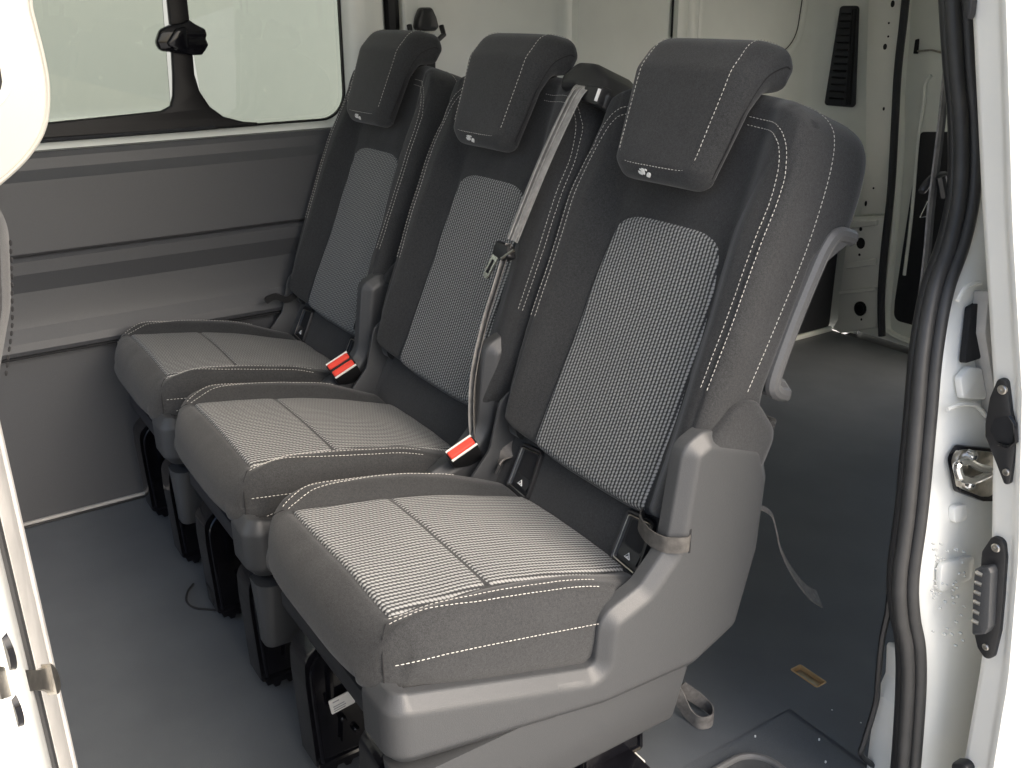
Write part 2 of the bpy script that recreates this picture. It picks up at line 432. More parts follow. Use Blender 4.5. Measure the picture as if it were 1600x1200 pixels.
m = MB(); m.tube([(1.46, .779, .3), (1.46, .779, 1.5)], .02, 8); m.build('belt_channel', 'frame_black', cw)
# pressed panel with a rounded corner
pp = rpoly([(1.87, .985), (2.30, .985, .10), (2.345, 1.46), (1.87, 1.46)], .03, 10)
mm = MB(); prism(mm, 'x', pp, [(1.462, -.035), (1.452, -.028), (1.449, -.018), (1.452, -.006), (1.461, 0), (1.4615, .01)], cap=False)
mm.f.append(tuple(range(5*len(pp), 6*len(pp)))); mm.build('pressed_panel', 'grey_paint', cw)
mm = MB(); mm.tube([(1.4585, a, b) for a, b in inset(pp, -.001)][0:], .0016, 5); mm.build('panel_sealer', 'seam', cw)
# belt height adjuster behind the far seat
ad = thing('belt_adjuster', 'black seat belt height adjuster on the pale pillar behind the far headrest', 'belt adjuster', (1.44, .86, 1.08))
rel(slab('x', rpoly([(.822, 1.085), (.892, 1.085), (.884, 1.118), (.872, 1.142), (.842, 1.142), (.83, 1.118)], .012, 5), 1.442, 1.405, .01).build('cap', 'black_plastic'), ad)
mm = MB(); mm.tube([(1.425, .81, 1.10), (1.415, .808, 1.078), (1.41, .83, 1.062), (1.41, .88, 1.06), (1.415, .905, 1.075), (1.425, .904, 1.097)], .007, 8); rel(mm.build('belt_loop', 'black_plastic'), ad)
mm = MB(); mm.ribbon([(1.418, .857, 1.07), (1.425, .857, .9), (1.43, .857, .6), (1.43, .857, .3)], (0, 1, 0), .046, .0018); rel(mm.build('webbing', 'webbing'), ad)
# vent grille on the rear corner
n_v = Vector((-.555, -.832, 0)).normalized(); p_v = Vector((1.390, 2.446, .9))
vent = thing('vent_grille', 'tall black louvred vent on the white rear corner panel', 'vent', tuple(Vector((1.39, 2.37, .79))))
VC = [Vector(onplane(p_v+n_v*.006, n_v, *q)) for q in ((1313, 9), (1343, 9), (1337, 168), (1288, 164))]
def vquad(c, d0, d1, shrink=0):
    mid = sum(c, Vector())/4; cc = [p+(mid-p)*shrink for p in c]
    tdir = Vector((-n_v.y, n_v.x, 0)); loc = [((p-mid).dot(tdir), p.z-mid.z) for p in cc]
    poly = rpoly(loc, .012, 5); mb = MB(); b = .004
    mb.rings([[mid+tdir*a+Vector((0, 0, bb))+n_v*d for a, bb in inset(poly, i)] for d, i in ((d0, 0), (d1-b, 0), (d1-b*.3, b*.3), (d1, b))])
    return mb
rel(vquad(VC, -.012, .010).build('vent_frame', 'dark_trim'), vent)
L0, L1, L2, L3 = VC
for i in range(13):
    t = .08+.84*i/12; a = L0.lerp(L3, t)+n_v*.013; b = L1.lerp(L2, t)+n_v*.013; d = (b-a)
    mm = MB(); mm.ribbon([a+d*.12, a+d*.62], (n_v.x, n_v.y, -.6), .013, .003); rel(mm.build('slat', 'black_plastic'), vent)
mm = MB(); mm.tube([L1.lerp(L0, .22).lerp(L2.lerp(L3, .22), .03)+n_v*.012, L2.lerp(L3, .22).lerp(L1.lerp(L0, .22), .03)+n_v*.012], .009, 8); rel(mm.build('vent_rib', 'frame_black'), vent)

# rear pillar (plate with holes and steps)
PY = 2.470
rp = thing('rear_pillar', 'narrow white rear pillar plate with punched holes beside the black door seal', 'pillar', (1.2, 2.47, 0))
def pix_y(y, pts): return [(on(1, y, *q[:2])[0], on(1, y, *q[:2])[2])+tuple(q[2:]) for q in pts]
up = rpoly(pix_y(PY, [(1358, -60), (1411, -60), (1399, 120), (1392, 240), (1383, 334), (1344, 336), (1352, 262), (1353, 120)]), .004, 3)
rel(slab('y', up, PY+.02, PY, .004).build('pillar_plate', 'white_paint'), rp)
lo = rpoly(pix_y(PY-.012, [(1328, 338), (1383, 338), (1376, 400), (1372, 450), (1370, 512), (1313, 521), (1300, 514), (1308, 500), (1316, 420)]), .004, 3)
rel(slab('y', lo, PY+.02, PY-.012, .006).build('pillar_plate', 'white_paint'), rp)
for pts, d in (([(1326, 346), (1372, 343), (1371, 352), (1326, 356)], .012), ([(1324, 410), (1371, 403), (1370, 414), (1323, 420)], .010), ([(1313, 454), (1370, 448), (1370, 454), (1313, 460)], .012)):
    rel(slab('y', rpoly(pix_y(PY-.014, pts), .003, 3), PY, PY-.012-d, .004).build('pillar_swage', 'white_paint'), rp)
def hole(x, y, rx, ry, plane_y, mat='seam', tilt=0):
    c = on(1, plane_y, x, y); k = (c[1]-CAM[1])/FPX*1.25
    mb = MB(); q = [2*math.pi*j/14 for j in range(14)]
    mb.rings([[(c[0]+math.cos(a)*rx*k, yy, c[2]+math.sin(a)*ry*k) for a in q] for yy in (plane_y+.004, plane_y-.0012)])
    return mb
for (x, y, rx, ry, mt) in ((1395, 6, 3, 4.5, 'seam'), (1383, 73, 3, 4, 'seam'), (1389, 36, 1.5, 1.5, 'seam'), (1388, 57, 1.5, 1.5, 'seam'), (1381, 170, 1.6, 2.5, 'seam'), (1365, 294, 1.5, 1.5, 'seam'), (1353, 318, 2, 4, 'seam')):
    rel(hole(x, y, rx, ry, PY).build('hole', mt), rp)
for (x, y, rx, ry) in ((1345, 380, 7.5, 8.5), (1345, 358, 2.5, 3), (1332, 378, 1.5, 2.5), (1343, 398, 2, 2), (1346, 499, 1.5, 2)):
    rel(hole(x, y, rx, ry, PY-.012).build('hole', 'seam'), rp)
c = on(1, PY-.014, 1345, 482); q = [2*math.pi*j/16 for j in range(17)]
mm = MB(); mm.tube([(c[0]+math.cos(a)*.020, c[1]-.004, c[2]+math.sin(a)*.022) for a in q], .0055, 6, cap=False); rel(mm.build('grommet', 'frame_black'), rp)
rel(hole(1345, 482, 10, 11, PY-.013).build('hole', 'seam'), rp)
# black rear door seal
ds = MB(); ds.tube(catmull([on(1, PY-.012, *q) for q in ((1421, -60), (1412, 30), (1403, 110), (1398, 200), (1392, 300), (1382, 390), (1377, 460), (1378, 525))], 6), .0145, 8, flat=.8)
tag(ds.build('rear_door_seal', 'dark_trim'), 'thin black rubber seal along the white rear pillar and rear door', 'door seal')
# rear door
RY = 2.515
rd = thing('rear_door', 'white inner face of the closed rear door with black inset panels', 'door', (.6, 2.52, .02))
rel(slab('y', rpoly([(.56, .0), (1.27, .0, .06), (1.27, 1.52), (.56, 1.52)], .02, 6), RY+.05, RY, .012).build('door_panel', 'grey_paint'), rd)
rel(slab('y', rpoly(pix_y(RY-.002, [(1438, 206), (1560, 206), (1545, 540), (1396, 500, .03), (1398, 470)]), .015, 6), RY+.01, RY-.004, .003).build('inset_panel', 'dark_trim'), rd)
fr1 = [(1423, -60), (1416, 60), (1409, 150), (1409, 230), (1402, 330), (1393, 420), (1387, 500), (1396, 522), (1440, 540)]
mm = MB(); mm.tube(catmull([on(1, RY-.004, *q) for q in fr1], 6), .020, 8, flat=.5); rel(mm.build('door_flange', 'grey_paint'), rd)
rel(slab('y', rpoly(pix_y(RY-.003, [(1430, 62), (1436, 60), (1434, 84), (1427, 84)]), .003, 4), RY+.01, RY-.004, .001).build('slot', 'seam'), rd)
mm = MB(); mm.tube([on(1, RY-.012, 1434, 80), on(1, RY-.014, 1455, 78), on(1, RY-.012, 1478, 84)], .0035, 6); rel(mm.build('release_rod', 'steel'), rd)
mm = MB(); mm.tube(catmull([on(1, RY-.006, *q) for q in ((1455, 118), (1445, 132), (1443, 160), (1434, 220), (1425, 330), (1413, 430))], 5), .006, 6); rel(mm.build('door_swage', 'grey_paint'), rd)
# black box by the far wheel arch
wb = thing('wheel_arch_trim', 'black wheel arch trim beside the white rear pillar', 'trim', (1.33, 2.36, 0))
rel(slab('x', rpoly([(1.55, .0), (2.455, .0), (2.455, .47), (2.36, .52), (1.7, .52), (1.6, .40)], .03, 5), 1.44, 1.295, .02).build('arch_cover', 'dark_trim'), wb)
rel(slab('x', rpoly([(2.2, .0), (2.45, .0), (2.45, .018), (2.2, .018)], .006, 3), 1.30, 1.285, .003).build('arch_foot', 'grey_paint'), wb)

# roof and near side wall of the cargo bay (out of frame, but they shade the bay)
m = MB(); m.box((-.24, -1.1, 1.50), (1.50, 2.60, 1.54), .01); struct(m.build('ceiling', 'grey_paint'))
def xin(z):      # inner edge of the sliding door: the body side leans inwards with height
    return lerp([(-.1, -.385), (.16, -.382), (.34, -.378), (.515, -.36), (.71, -.327), (.91, -.276), (1.14, -.222), (1.5, -.13)], z)
def xs(z): return xin(z)+.072
nb = MB()
zz = [i*.08 for i in range(20)]
nb.rings([[(xs(z)-.01, .80, z) for z in zz], [(xs(z)-.02, 2.6, z) for z in zz]], closed=False)
struct(nb.build('near_cargo_wall', 'grey_paint'))

# ------------------------------------------------------------------ near side: rear edge of the door opening
def on_side(px, py, off=0.0):          # pixel -> point on the leaning side plane xs(z)+off
    x = -.25
    for _ in range(25):
        p = on(0, x, px, py); x = .5*x+.5*(xs(p[2])+off)
    return on(0, x, px, py)
seal_px = [(1492, -70), (1496, 0), (1502, 100), (1510, 200), (1508, 300), (1492, 380), (1466, 455), (1449, 550), (1440, 650), (1426, 800), (1413, 900), (1415, 960), (1424, 1010), (1425, 1080), (1417, 1200), (1408, 1280)]
sp_ = catmull([on_side(*q) for q in seal_px], 6)
ds = thing('door_seal', 'thick black double rubber seal down the rear edge of the open doorway', 'door seal', tuple(sp_[-1]))
def lobe(path, dx, dy, r, flat):
    mb = MB(); mb.tube([Vector(p)+Vector((dx, dy, 0)) for p in path], r, 12, flat=flat); return mb
rel(lobe(sp_, .002, -.0075, .0096, 1).build('seal_bulb', 'seal'), ds)
rel(lobe(sp_, -.008, .006, .0086, 1).build('seal_lip', 'seal'), ds)
rel(lobe(sp_, .014, .000, .0105, 1).build('seal_carrier', 'black_plastic'), ds)
# pillar surface behind the seal
pil = thing('door_pillar', 'white painted body pillar between the rubber seal and the sliding door', 'pillar', (-.32, .85, 0))
mb = MB(); R = []
zz = [-.15+.02*i for i in range(86)]
def seal_y(z):
    best = min(sp_, key=lambda p: abs(p.z-z)); return best.y
sy = [seal_y(z) for z in zz]
sy = [sum(sy[max(0, i-3):i+4])/len(sy[max(0, i-3):i+4]) for i in range(len(sy))]
for z, y in zip(zz, sy):
    x = xs(z); emb = .006*math.exp(-((z-.62)/.012)**2)+.005*math.exp(-((z-.80)/.015)**2)
    R.append([(x+.03, y+.03, z), (x+.012, y+.012, z), (x-.004, y+.016, z), (x-.012, y+.03, z), (x-.016-emb, y+.06, z), (x-.018-emb, y+.11, z), (x-.022, y+.20, z), (x-.026, y+.26, z), (x-.026, y+.5, z)])
mb.rings(R, closed=False); rel(mb.build('pillar_skin', 'white_paint', sharp=50), pil)
# striker in its black rimmed recess
def side_slab(pix, off0, off1, b, r=.012, n=5):
    P3 = [Vector(on_side(*q, off=off0)) for q in pix]
    mid = sum(P3, Vector())/len(P3)
    ey = Vector((0, 1, 0)); ez = (P3[0]-mid).cross(P3[1]-mid); nx = Vector((-1, 0, 0))
    ez = Vector((xs(mid.z+.05)-xs(mid.z-.05), 0, .1)).normalized(); nx = ez.cross(ey).normalized()
    if nx.x > 0: nx = -nx
    poly = rpoly([((p-mid).dot(ey), (p-mid).dot(ez)) for p in P3], r, n)
    mb = MB(); d = off0-off1
    mb.rings([[mid+ey*a+ez*c+nx*h for a, c in inset(poly, i)] for h, i in ((-.004, 0), (d-b, 0), (d-b*.3, b*.3), (d, b))])
    return mb
stq = [(1484, 715), (1497, 695), (1552, 700), (1556, 782), (1530, 782), (1494, 768)]
rel(side_slab(stq, -.024, -.031, .002).build('striker_gasket', 'gloss_black'), pil)
stq2 = [(1490, 718), (1500, 701), (1550, 706), (1552, 775), (1530, 775), (1499, 763)]
plate = rel(side_slab(stq2, -.030, -.034, .001).build('striker_plate', 'steel'), pil)
mm = MB(); mm.tube(catmull([on_side(x, y, -.046) for x, y in ((1500, 745), (1496, 728), (1510, 722), (1530, 730), (1545, 733))], 5), .0055, 8); o = mm.build('striker_loop', 'chrome', plate)
mm = MB(); mm.tube(catmull([on_side(x, y, -.046) for x, y in ((1500, 745), (1520, 750), (1545, 740))], 5), .0055, 8); o = mm.build('striker_loop', 'chrome', plate)
for q in ((1521, 714), (1518, 757)):
    c = Vector(on_side(*q, off=-.040)); mm = MB(); aa = [2*math.pi*j/12 for j in range(12)]
    mm.rings([[c+Vector((h, math.cos(a)*r, math.sin(a)*r)) for a in aa] for h, r in ((.008, .008), (-.001, .008), (-.003, .006), (-.003, .003), (.001, .0028))]); mm.build('bolt', 'chrome', plate)
# dark opening with a torn edge above the striker
rel(side_slab([(1512, 480), (1530, 470), (1528, 560), (1503, 568), (1507, 530)], -.022, -.0265, .001, .004).build('opening', 'seam'), pil)
rel(side_slab([(1526, 445), (1534, 470), (1545, 640), (1549, 700), (1541, 640), (1522, 520)], -.024, -.040, .002, .003).build('guide_rail', 'seal_pale'), pil)
rel(side_slab([(1496, 590), (1512, 572), (1530, 575), (1538, 625), (1500, 622)], -.022, -.027, .003, .006).build('pressing', 'white_paint'), pil)
rel(side_slab([(1486, 790), (1505, 786), (1508, 812), (1488, 816)], -.020, -.0245, .002, .006).build('pressing', 'white_paint'), pil)
rel(side_slab([(1468, 880), (1520, 868), (1516, 905), (1466, 925)], -.021, -.0240, .0015, .008).build('pressing', 'white_paint'), pil)
mm = MB(); mm.tube(catmull([on_side(x, y, -.024) for x, y in ((1480, 640), (1500, 632), (1525, 634), (1540, 650))], 5), .003, 6); rel(mm.build('sealer_bead', 'white_paint'), pil)
mm = MB(); mm.tube(catmull([on_side(x, y, -.024) for x, y in ((1496, 470), (1506, 452), (1520, 444), (1532, 442))], 5), .003, 6); rel(mm.build('sealer_bead', 'white_paint'), pil)
for i in range(46):
    x_ = random.uniform(1456, 1515); y_ = random.uniform(850, 1010); p_ = Vector(on_side(x_, y_, -.0235 if y_ > 930 else -.0250)); r__ = random.uniform(.0010, .0019)
    mm = MB(); q = [2*math.pi*j/8 for j in range(8)]
    mm.rings([[p_+Vector((-h, math.cos(a)*rr, math.sin(a)*rr)) for a in q] for h, rr in ((-.003, r__), (.0004, r__), (.0012, r__*.7), (.0015, r__*.25))]); rel(mm.build('water_drop', 'drop'), pil)
# lower inner corner of the doorway: white sill piece and wet channel
sil = thing('door_sill', 'white sill corner with a dark edge at the foot of the rubber seal', 'sill', (-.27, .76, 0))
rel(slab('x', rpoly([on(0, -.222, *q)[1:] for q in ((1412, 1002), (1383, 1000), (1381, 1050), (1367, 1082), (1360, 1130), (1352, 1190), (1350, 1260), (1440, 1260), (1425, 1100))], .006, 4), -.27, -.222, .006).build('sill_corner', 'white_paint'), sil)
mm = MB(); mm.tube(catmull([on(0, -.235, x, y) for x, y in ((1393, 880), (1388, 950), (1378, 1000), (1372, 1060), (1368, 1100), (1350, 1160), (1346, 1180), (1370, 1200))], 5), .0045, 6); rel(mm.build('sill_edge', 'black_plastic'), sil)
m = MB(); m.add([(-.60, .70, -.30), (-.33, .70, -.22), (-.33, 1.4, -.10), (-.60, 1.4, -.16)], [(0, 1, 2, 3)]); rel(m.build('wet_ledge', 'wet', smooth=False), sil)

# ------------------------------------------------------------------ sliding door, slid back: its front edge faces the camera
sd = thing('sliding_door', 'cream white sliding door edge with two black plates at the right', 'door', (-.40, .9, -.15))
DY = .66
mb = MB(); R = []
for i in range(60):
    z = -.22+1.78*i/59; x = xin(z); w = lerp([(0, .042), (.3, .036), (.6, .034), (.9, .036), (1.15, .040)], z)
    R.append([(x+.004, DY+.60, z), (x+.002, DY+.05, z), (x, DY+.010, z), (x-.003, DY+.002, z), (x-.010, DY, z), (x-w+.006, DY-.001, z), (x-w, DY-.003, z),
              (x-w-.004, DY-.008, z), (x-w-.010, DY-.009, z), (x-w-.014, DY-.004, z), (x-w-.018, DY+.02, z), (x-w-.024, DY+.10, z), (x-w-.032, DY+.25, z), (x-w-.036, DY+.6, z)])
mb.rings(R, closed=False); rel(mb.build('door_shell', 'cream', sharp=60), sd)
def door_slab(pix, y0, y1, b, r=.006, n=5):
    poly = rpoly(pix_y(y0, pix), r, n); mb = MB()
    prism(mb, 'y', poly, [(y0+.004, 0), (y1+b, 0), (y1+b*.3, b*.3), (y1, b)]); return mb
gpl = rel(door_slab([(1563, 589), (1577, 592), (1583, 640), (1590, 665), (1590, 700), (1582, 755), (1573, 756), (1560, 722), (1543, 680), (1543, 660), (1550, 620)], DY-.002, DY-.008, .002, .009).build('guide_plate', 'black_plastic'), sd)
door_slab([(1556, 652), (1578, 650), (1586, 665), (1584, 694), (1558, 690), (1548, 672)], DY-.007, DY-.0095, .0008, .006).build('guide_recess', 'seam', gpl)
mm = MB(); mm.tube([on(1, DY-.011, *q) for q in ((1578, 650), (1586, 662), (1588, 690), (1578, 698), (1560, 694))], .0025, 6); mm.build('guide_lip', 'gloss_black', gpl)
def screw(x, y, yy, r, parent):
    c = Vector(on(1, yy, x, y)); aa = [2*math.pi*j/12 for j in range(12)]; mb = MB()
    mb.rings([[c+Vector((math.cos(a)*rr, h, math.sin(a)*rr)) for a in aa] for h, rr in ((.004, r), (-.001, r), (-.002, r*.8), (-.002, r*.45), (.0005, r*.4))])
    mb.build('screw', 'steel', parent)
screw(1566, 609, DY-.009, .0058, gpl); screw(1572, 738, DY-.009, .0045, gpl)
cpl = rel(door_slab([(1553, 836), (1572, 842), (1575, 870), (1571, 930), (1566, 985), (1556, 1025), (1543, 1030), (1530, 1010), (1524, 985), (1532, 920), (1537, 860)], DY-.002, DY-.007, .002, .009).build('contact_plate', 'black_plastic'), sd)
cb = door_slab([(1533, 884), (1556, 880), (1560, 890), (1556, 975), (1550, 985), (1529, 987), (1530, 930)], DY-.006, DY-.022, .003, .003).build('contact_block', 'shell', cpl)
for k in range(6):
    x0 = 1534-k*1.2; y0 = 898+k*15
    c = Vector(on(1, DY-.020, x0+2, y0)); mm = MB(); mm.tube([c, c+Vector((.007, -.001, 0)), c+Vector((.009, -.001, 0))], [.0036, .0036, .002], 8); mm.build('contact_pin', 'steel', cpl)
screw(1556, 856, DY-.008, .0058, cpl); screw(1540, 1011, DY-.008, .0045, cpl)
rel(door_slab([(1494, 1186), (1524, 1188), (1516, 1230), (1494, 1230)], DY-.003, DY-.016, .004, .008).build('edge_buffer', 'black_plastic'), sd)
rel(door_slab([(1511, -8), (1524, -2), (1521, 22), (1516, 34), (1510, 20)], DY-.006, DY-.012, .002, .004).build('top_latch', 'black_plastic'), sd)
# outer skin crease
mb = MB()
mb.tube([(xin(z)-.066, DY+.16, z) for z in [.0+.1*i for i in range(14)]], .004, 6); rel(mb.build('skin_crease', 'cream'), sd)

# seat belt on the near pillar
nbelt = thing('pillar_seat_belt', 'dark seat belt strap with plastic guide hanging inside the right door pillar', 'seat belt', (-.17, .72, .5))
pb = [on_side(x, y, .055) for x, y in ((1484, 20), (1478, 100), (1468, 200), (1458, 280), (1452, 330), (1446, 400), (1436, 480), (1424, 560))]
mm = MB(); mm.ribbon(catmull(pb, 4), (.25, 1, 0), .012, .0025); rel(mm.build('webbing', 'webbing_grey'), nbelt)
pb2 = [(p[0]+.004, p[1]+.013, p[2]) for p in pb]
mm = MB(); mm.ribbon(catmull(pb2, 4), (.25, 1, 0), .010, .0025); rel(mm.build('webbing', 'webbing'), nbelt)
mm = MB(); mm.tube(catmull([on_side(x, y, .062) for x, y in ((1440, 300), (1450, 285), (1462, 276), (1476, 274))], 4), [.004]+[.0055]*11+[.006], 8); rel(mm.build('belt_guide', 'black_plastic'), nbelt)
mm = MB(); mm.tube([on_side(1470, 276, .05), on_side(1476, 308, .05)], .007, 8); rel(mm.build('belt_guide', 'black_plastic'), nbelt)
mm = MB(); mm.tube([on_side(x, y, .07) for x, y in ((1450, 315), (1438, 340), (1449, 338))], .0012, 5); rel(mm.build('wire_clip', 'chrome'), nbelt)

# ------------------------------------------------------------------ near side: front pillar of the doorway (left edge of the picture)
bp = thing('front_pillar', 'white front door pillar with grey rubber strip at the left edge', 'pillar', (-.3, -.42, -.1))
def pil_loop(offs):
    return [[(x, y, z) for (x, y) in offs] for z in (-.3, .2, .5, .8, 1.0, 1.25)]
# grey seal strip: lip, broad face, channel, then white flange
def strip(offs):
    mb = MB(); mb.rings(pil_loop(offs), closed=False); return mb
rel(strip([(-.20, -.379), (-.203, -.376), (-.208, -.3755), (-.212, -.377), (-.213, -.380)]).build('seal_lip', 'seal_pale'), bp)
rel(strip([(-.205, -.380), (-.214, -.379), (-.235, -.382), (-.262, -.386), (-.270, -.390), (-.272, -.394)]).build('seal_face', 'seal_pale'), bp)
rel(strip([(-.262, -.390), (-.270, -.3925), (-.275, -.393), (-.279, -.391), (-.283, -.393), (-.284, -.397)]).build('seal_channel', 'seal'), bp)
rel(strip([(-.275, -.396), (-.290, -.3955), (-.330, -.3975), (-.352, -.4005), (-.362, -.4045), (-.366, -.412), (-.366, -.60)]).build('pillar_skin', 'white_paint'), bp)
rel(strip([(-.20, -.381), (-.20, -.60)]).build('pillar_back', 'trim'), bp)
# upper trim with a window hole
ut = thing('pillar_trim', 'cream curved pillar trim panel in the upper left corner', 'trim panel', (-.24, -.36, 1.04))
UX = -.24
edge = [(52, -80), (52, 0), (60, 40), (70, 80), (78, 120), (80, 155), (77, 190), (66, 220), (45, 250), (22, 273), (0, 292), (-60, 345)]
ep = [on(0, UX, *q)[1:] for q in edge]
ep = [tuple(v[:2]) for v in catmull([(a, b, 0) for a, b in ep], 4)]
poly = ep+[(-.56, 1.00), (-.56, ep[0][1])]
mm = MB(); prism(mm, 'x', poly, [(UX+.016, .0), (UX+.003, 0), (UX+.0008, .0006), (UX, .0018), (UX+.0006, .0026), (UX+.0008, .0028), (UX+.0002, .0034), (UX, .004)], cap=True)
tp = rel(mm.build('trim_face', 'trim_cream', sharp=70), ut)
hp = [(-60, 30), (-5, 20), (2, 40), (9, 80), (15, 115), (17, 130), (14, 145), (6, 157), (-6, 168), (-60, 185)]
hy = rpoly([on(0, UX-.001, *q)[1:] for q in hp], .004, 3)
mm = MB(); prism(mm, 'x', hy, [(UX+.0005, -.0005), (UX-.0012, 0), (UX-.0016, .001), (UX-.0008, .0025), (UX+.0, .004), (UX+.0004, .0048)], cap=False); mm.build('hole_bezel', 'white_paint', tp)
mm = MB(); prism(mm, 'x', inset(hy, .0045), [(UX+.001, 0), (UX-.0003, 0)]); mm.build('hole_glass', 'frame_black', tp)
# door check arm sticking out of the pillar
ck = thing('door_check', 'metal check arm with rounded end plate on the left door pillar', 'door check', (-.32, -.40, .62))
A0 = on(0, -.365, 6, 1066); A1 = on(0, -.305, 74, 1062)
mm = MB(); a = Vector(A0); b = Vector(A1); d = (b-a)
up_ = Vector((0, 0, 1)); sd_ = d.cross(up_).normalized()
mm.rings([[a+d*t+up_*h*s+sd_*.002*e for s, e in ((-1, -1), (1, -1), (1, 1), (-1, 1))] for t, h in ((-.2, .012), (.25, .0085), (.75, .0075), (.92, .009), (1, .0105))]); rel(mm.build('arm', 'steel'), ck)
aa = [math.radians(90-180*j/12) for j in range(13)]
hd = [(0, -.0125)]+[(.0135*math.cos(q), .0125*math.sin(q)) for q in reversed(aa)]
mm = MB(); e1 = d.normalized(); e0 = Vector(A1)
nrm = sd_ if sd_.dot(Vector(CAM)-e0) > 0 else -sd_
mm.rings([[e0+e1*x+up_*z+nrm*h for x, z in hd] for h in (-.002, .004)]); rel(mm.build('end_plate', 'steel'), ck)
for q, s in (((8, 1015), 1), ((20, 1105), -1)):
    c = Vector(on(0, -.358, *q)); mm = MB(); aa = [2*math.pi*j/16 for j in range(16)]
    mm.rings([[c+Vector((math.cos(a)*.010*k, -math.cos(a)*.003*k+h*.5, math.sin(a)*.014*k)) for a in aa] for h, k in ((-.004, 1), (.003, 1), (.004, .8))]); rel(mm.build('gasket', 'gloss_black'), ck)

# ------------------------------------------------------------------ front seat backrest (a sliver at the left edge)
fs = thing('front_seat', 'grey front seat backrest edge with dark stitching at the left edge', 'seat', (.12, -.45, 0))
fy = rpoly([(-.70, .35), (-.58, .35, .03), (-.47, .75, .05), (-.366, .855, .03), (-.342, .925, .1), (-.333, .985, .05), (-.348, 1.05, .05), (-.47, 1.08)], .05, 8)
rel(slab('x', fy, -.10, .36, .03).build('backrest', 'black_fabric'), fs)
mm = MB(); stitches(mm, [(-.085, -.358, .87), (-.085, -.346, .91), (-.085, -.339, .95), (-.085, -.334, .985)], r=.0012); rel(mm.build('stitching', 'seam'), fs)
rel(slab('x', rpoly([(-.9, .1), (-.42, .1), (-.42, .40), (-.9, .44)], .05, 5), -.10, .36, .03).build('cushion', 'black_fabric'), fs)

# ------------------------------------------------------------------ the rear bench: three single seats
RDy, RDz = .378/1.0002, .926/1.0002                 # direction up the backrest
BY, BZ = .430, .474                                 # foot of the backrest's front plane
def bk(u, v, w): return (u, BY+RDy*v-RDz*w, BZ+RDz*v+RDy*w)     # backrest coordinates -> seat coordinates
def squircle(s, t, m=4.0):
    k = 1/(1+2*m); q = 1-k*abs(s)**m*abs(t)**m
    return s*q, t*q
def patch(name, fn, ns, nt, mat, parent, wall=None, nwall=8, ease=True):
    """fn(s,t) over [-1,1]^2 -> (point, (u,v)); wall(point,k) carries the rim on around the edge"""
    def sp(n):
        out = []
        for i in range(n+1):
            x = -1+2*i/n; out.append(math.copysign(1-(1-abs(x))**1.45, x) if ease else x)
        return out
    ss = sp(ns); ts = sp(nt); V = []; UV = []; F = []
    for t in ts:
        for s in ss:
            p, uv = fn(s, t); V.append(p); UV.append(uv)
    W = ns+1
    for j in range(nt):
        for i in range(ns): F.append((j*W+i, j*W+i+1, (j+1)*W+i+1, (j+1)*W+i))
    if wall:
        ring = [i for i in range(W)]+[j*W+ns for j in range(1, nt+1)]+[nt*W+i for i in range(ns-1, -1, -1)]+[j*W for j in range(nt-1, 0, -1)]
        prev = ring
        for k in range(1, nwall+1):
            cur = []
            for r in ring:
                V.append(wall(V[r], k/nwall, UV[r])); UV.append(UV[r]); cur.append(len(V)-1)
            n = len(ring)
            for i in range(n): F.append((prev[i], prev[(i+1) % n], cur[(i+1) % n], cur[i]))
            prev = cur
        F.append(tuple(prev))
    return obj(name, V, F, mat, parent, uv=UV, sharp=None)

def seam_line(pts, off):
    q = [tuple(v[:2]) for v in catmull([(a, b, 0) for a, b in pts], 6)]; out = []
    for i in range(len(q)):
        t = Vector(q[min(i+1, len(q)-1)])-Vector(q[max(i-1, 0)]); t.normalize()
        out.append((q[i][0]+t.y*off, q[i][1]-t.x*off))
    return out
def zc(v):
    return smooth_lerp([(-.12, .448), (-.04, .453), (0, .450), (.15, .430), (.26, .404), (.42, .352)], v, .03)
CA, CV0, CV1 = .216, -.054, .405
def ins_edge(v): return smooth_lerp([(-.1, .163), (0, .161), (.15, .150), (.40, .140)], v, .02)   # half width of the cushion insert
SEED = [0.0]
def crumple(u, v, k):
    p = Vector((u*9+SEED[0], v*9, k)); q = Vector((u*30+SEED[0]*2, v*22, k+5))
    return .0022*mnoise.noise(p)+.0009*mnoise.noise(q)
def cushion_z(u, v, ext=0):
    au = abs(u); e = ins_edge(v)
    bol = .020*sst(e-.004, e+.035, au)*sst(-.035, .05, v)*(1-.55*sst(.25, .40, v))
    z = zc(v)+bol - .003*math.exp(-((au-e)/.004)**2)*sst(-.01, .005, v) + .006*(1-(au/.16)**2 if au < .16 else 0)
    z -= .0030*math.exp(-((v+.002)/.004)**2)*(1 if au < e else 0)
    z -= .0022*math.exp(-((au-.203)/.003)**2)*sst(-.03, 0, v)
    return z+crumple(u, v, 1.0)
def edge_drop(s, t, ds, dt, r):
    a = max(0, (abs(s)-(1-ds))/ds); b = max(0, (abs(t)-(1-dt))/dt) if t > 0 else max(0, (abs(t)-(1-dt))/dt)
    q = min(1, (a**3+b**3)**(1/3)); return r*(1-math.sqrt(max(0, 1-q*q)))
def cushion_fn(s, t):
    a, b = squircle(s, t, 3.6)
    u = CA*a; v = (CV0+CV1)/2+(CV1-CV0)/2*b
    z = cushion_z(u, v)
    if t < 0:
        q = max(0, (-t-.74)/.26); qs = max(0, (abs(s)-.90)/.10)
        qq = min(1, (q**2.6+qs**2.6)**(1/2.6)); z -= (.026+.032*sst(0, .5, q))*(1-math.sqrt(max(0, 1-qq*qq)))
    else:
        z -= edge_drop(s, t, .10, .06, .026)
    return (u, v, z), (u, v)
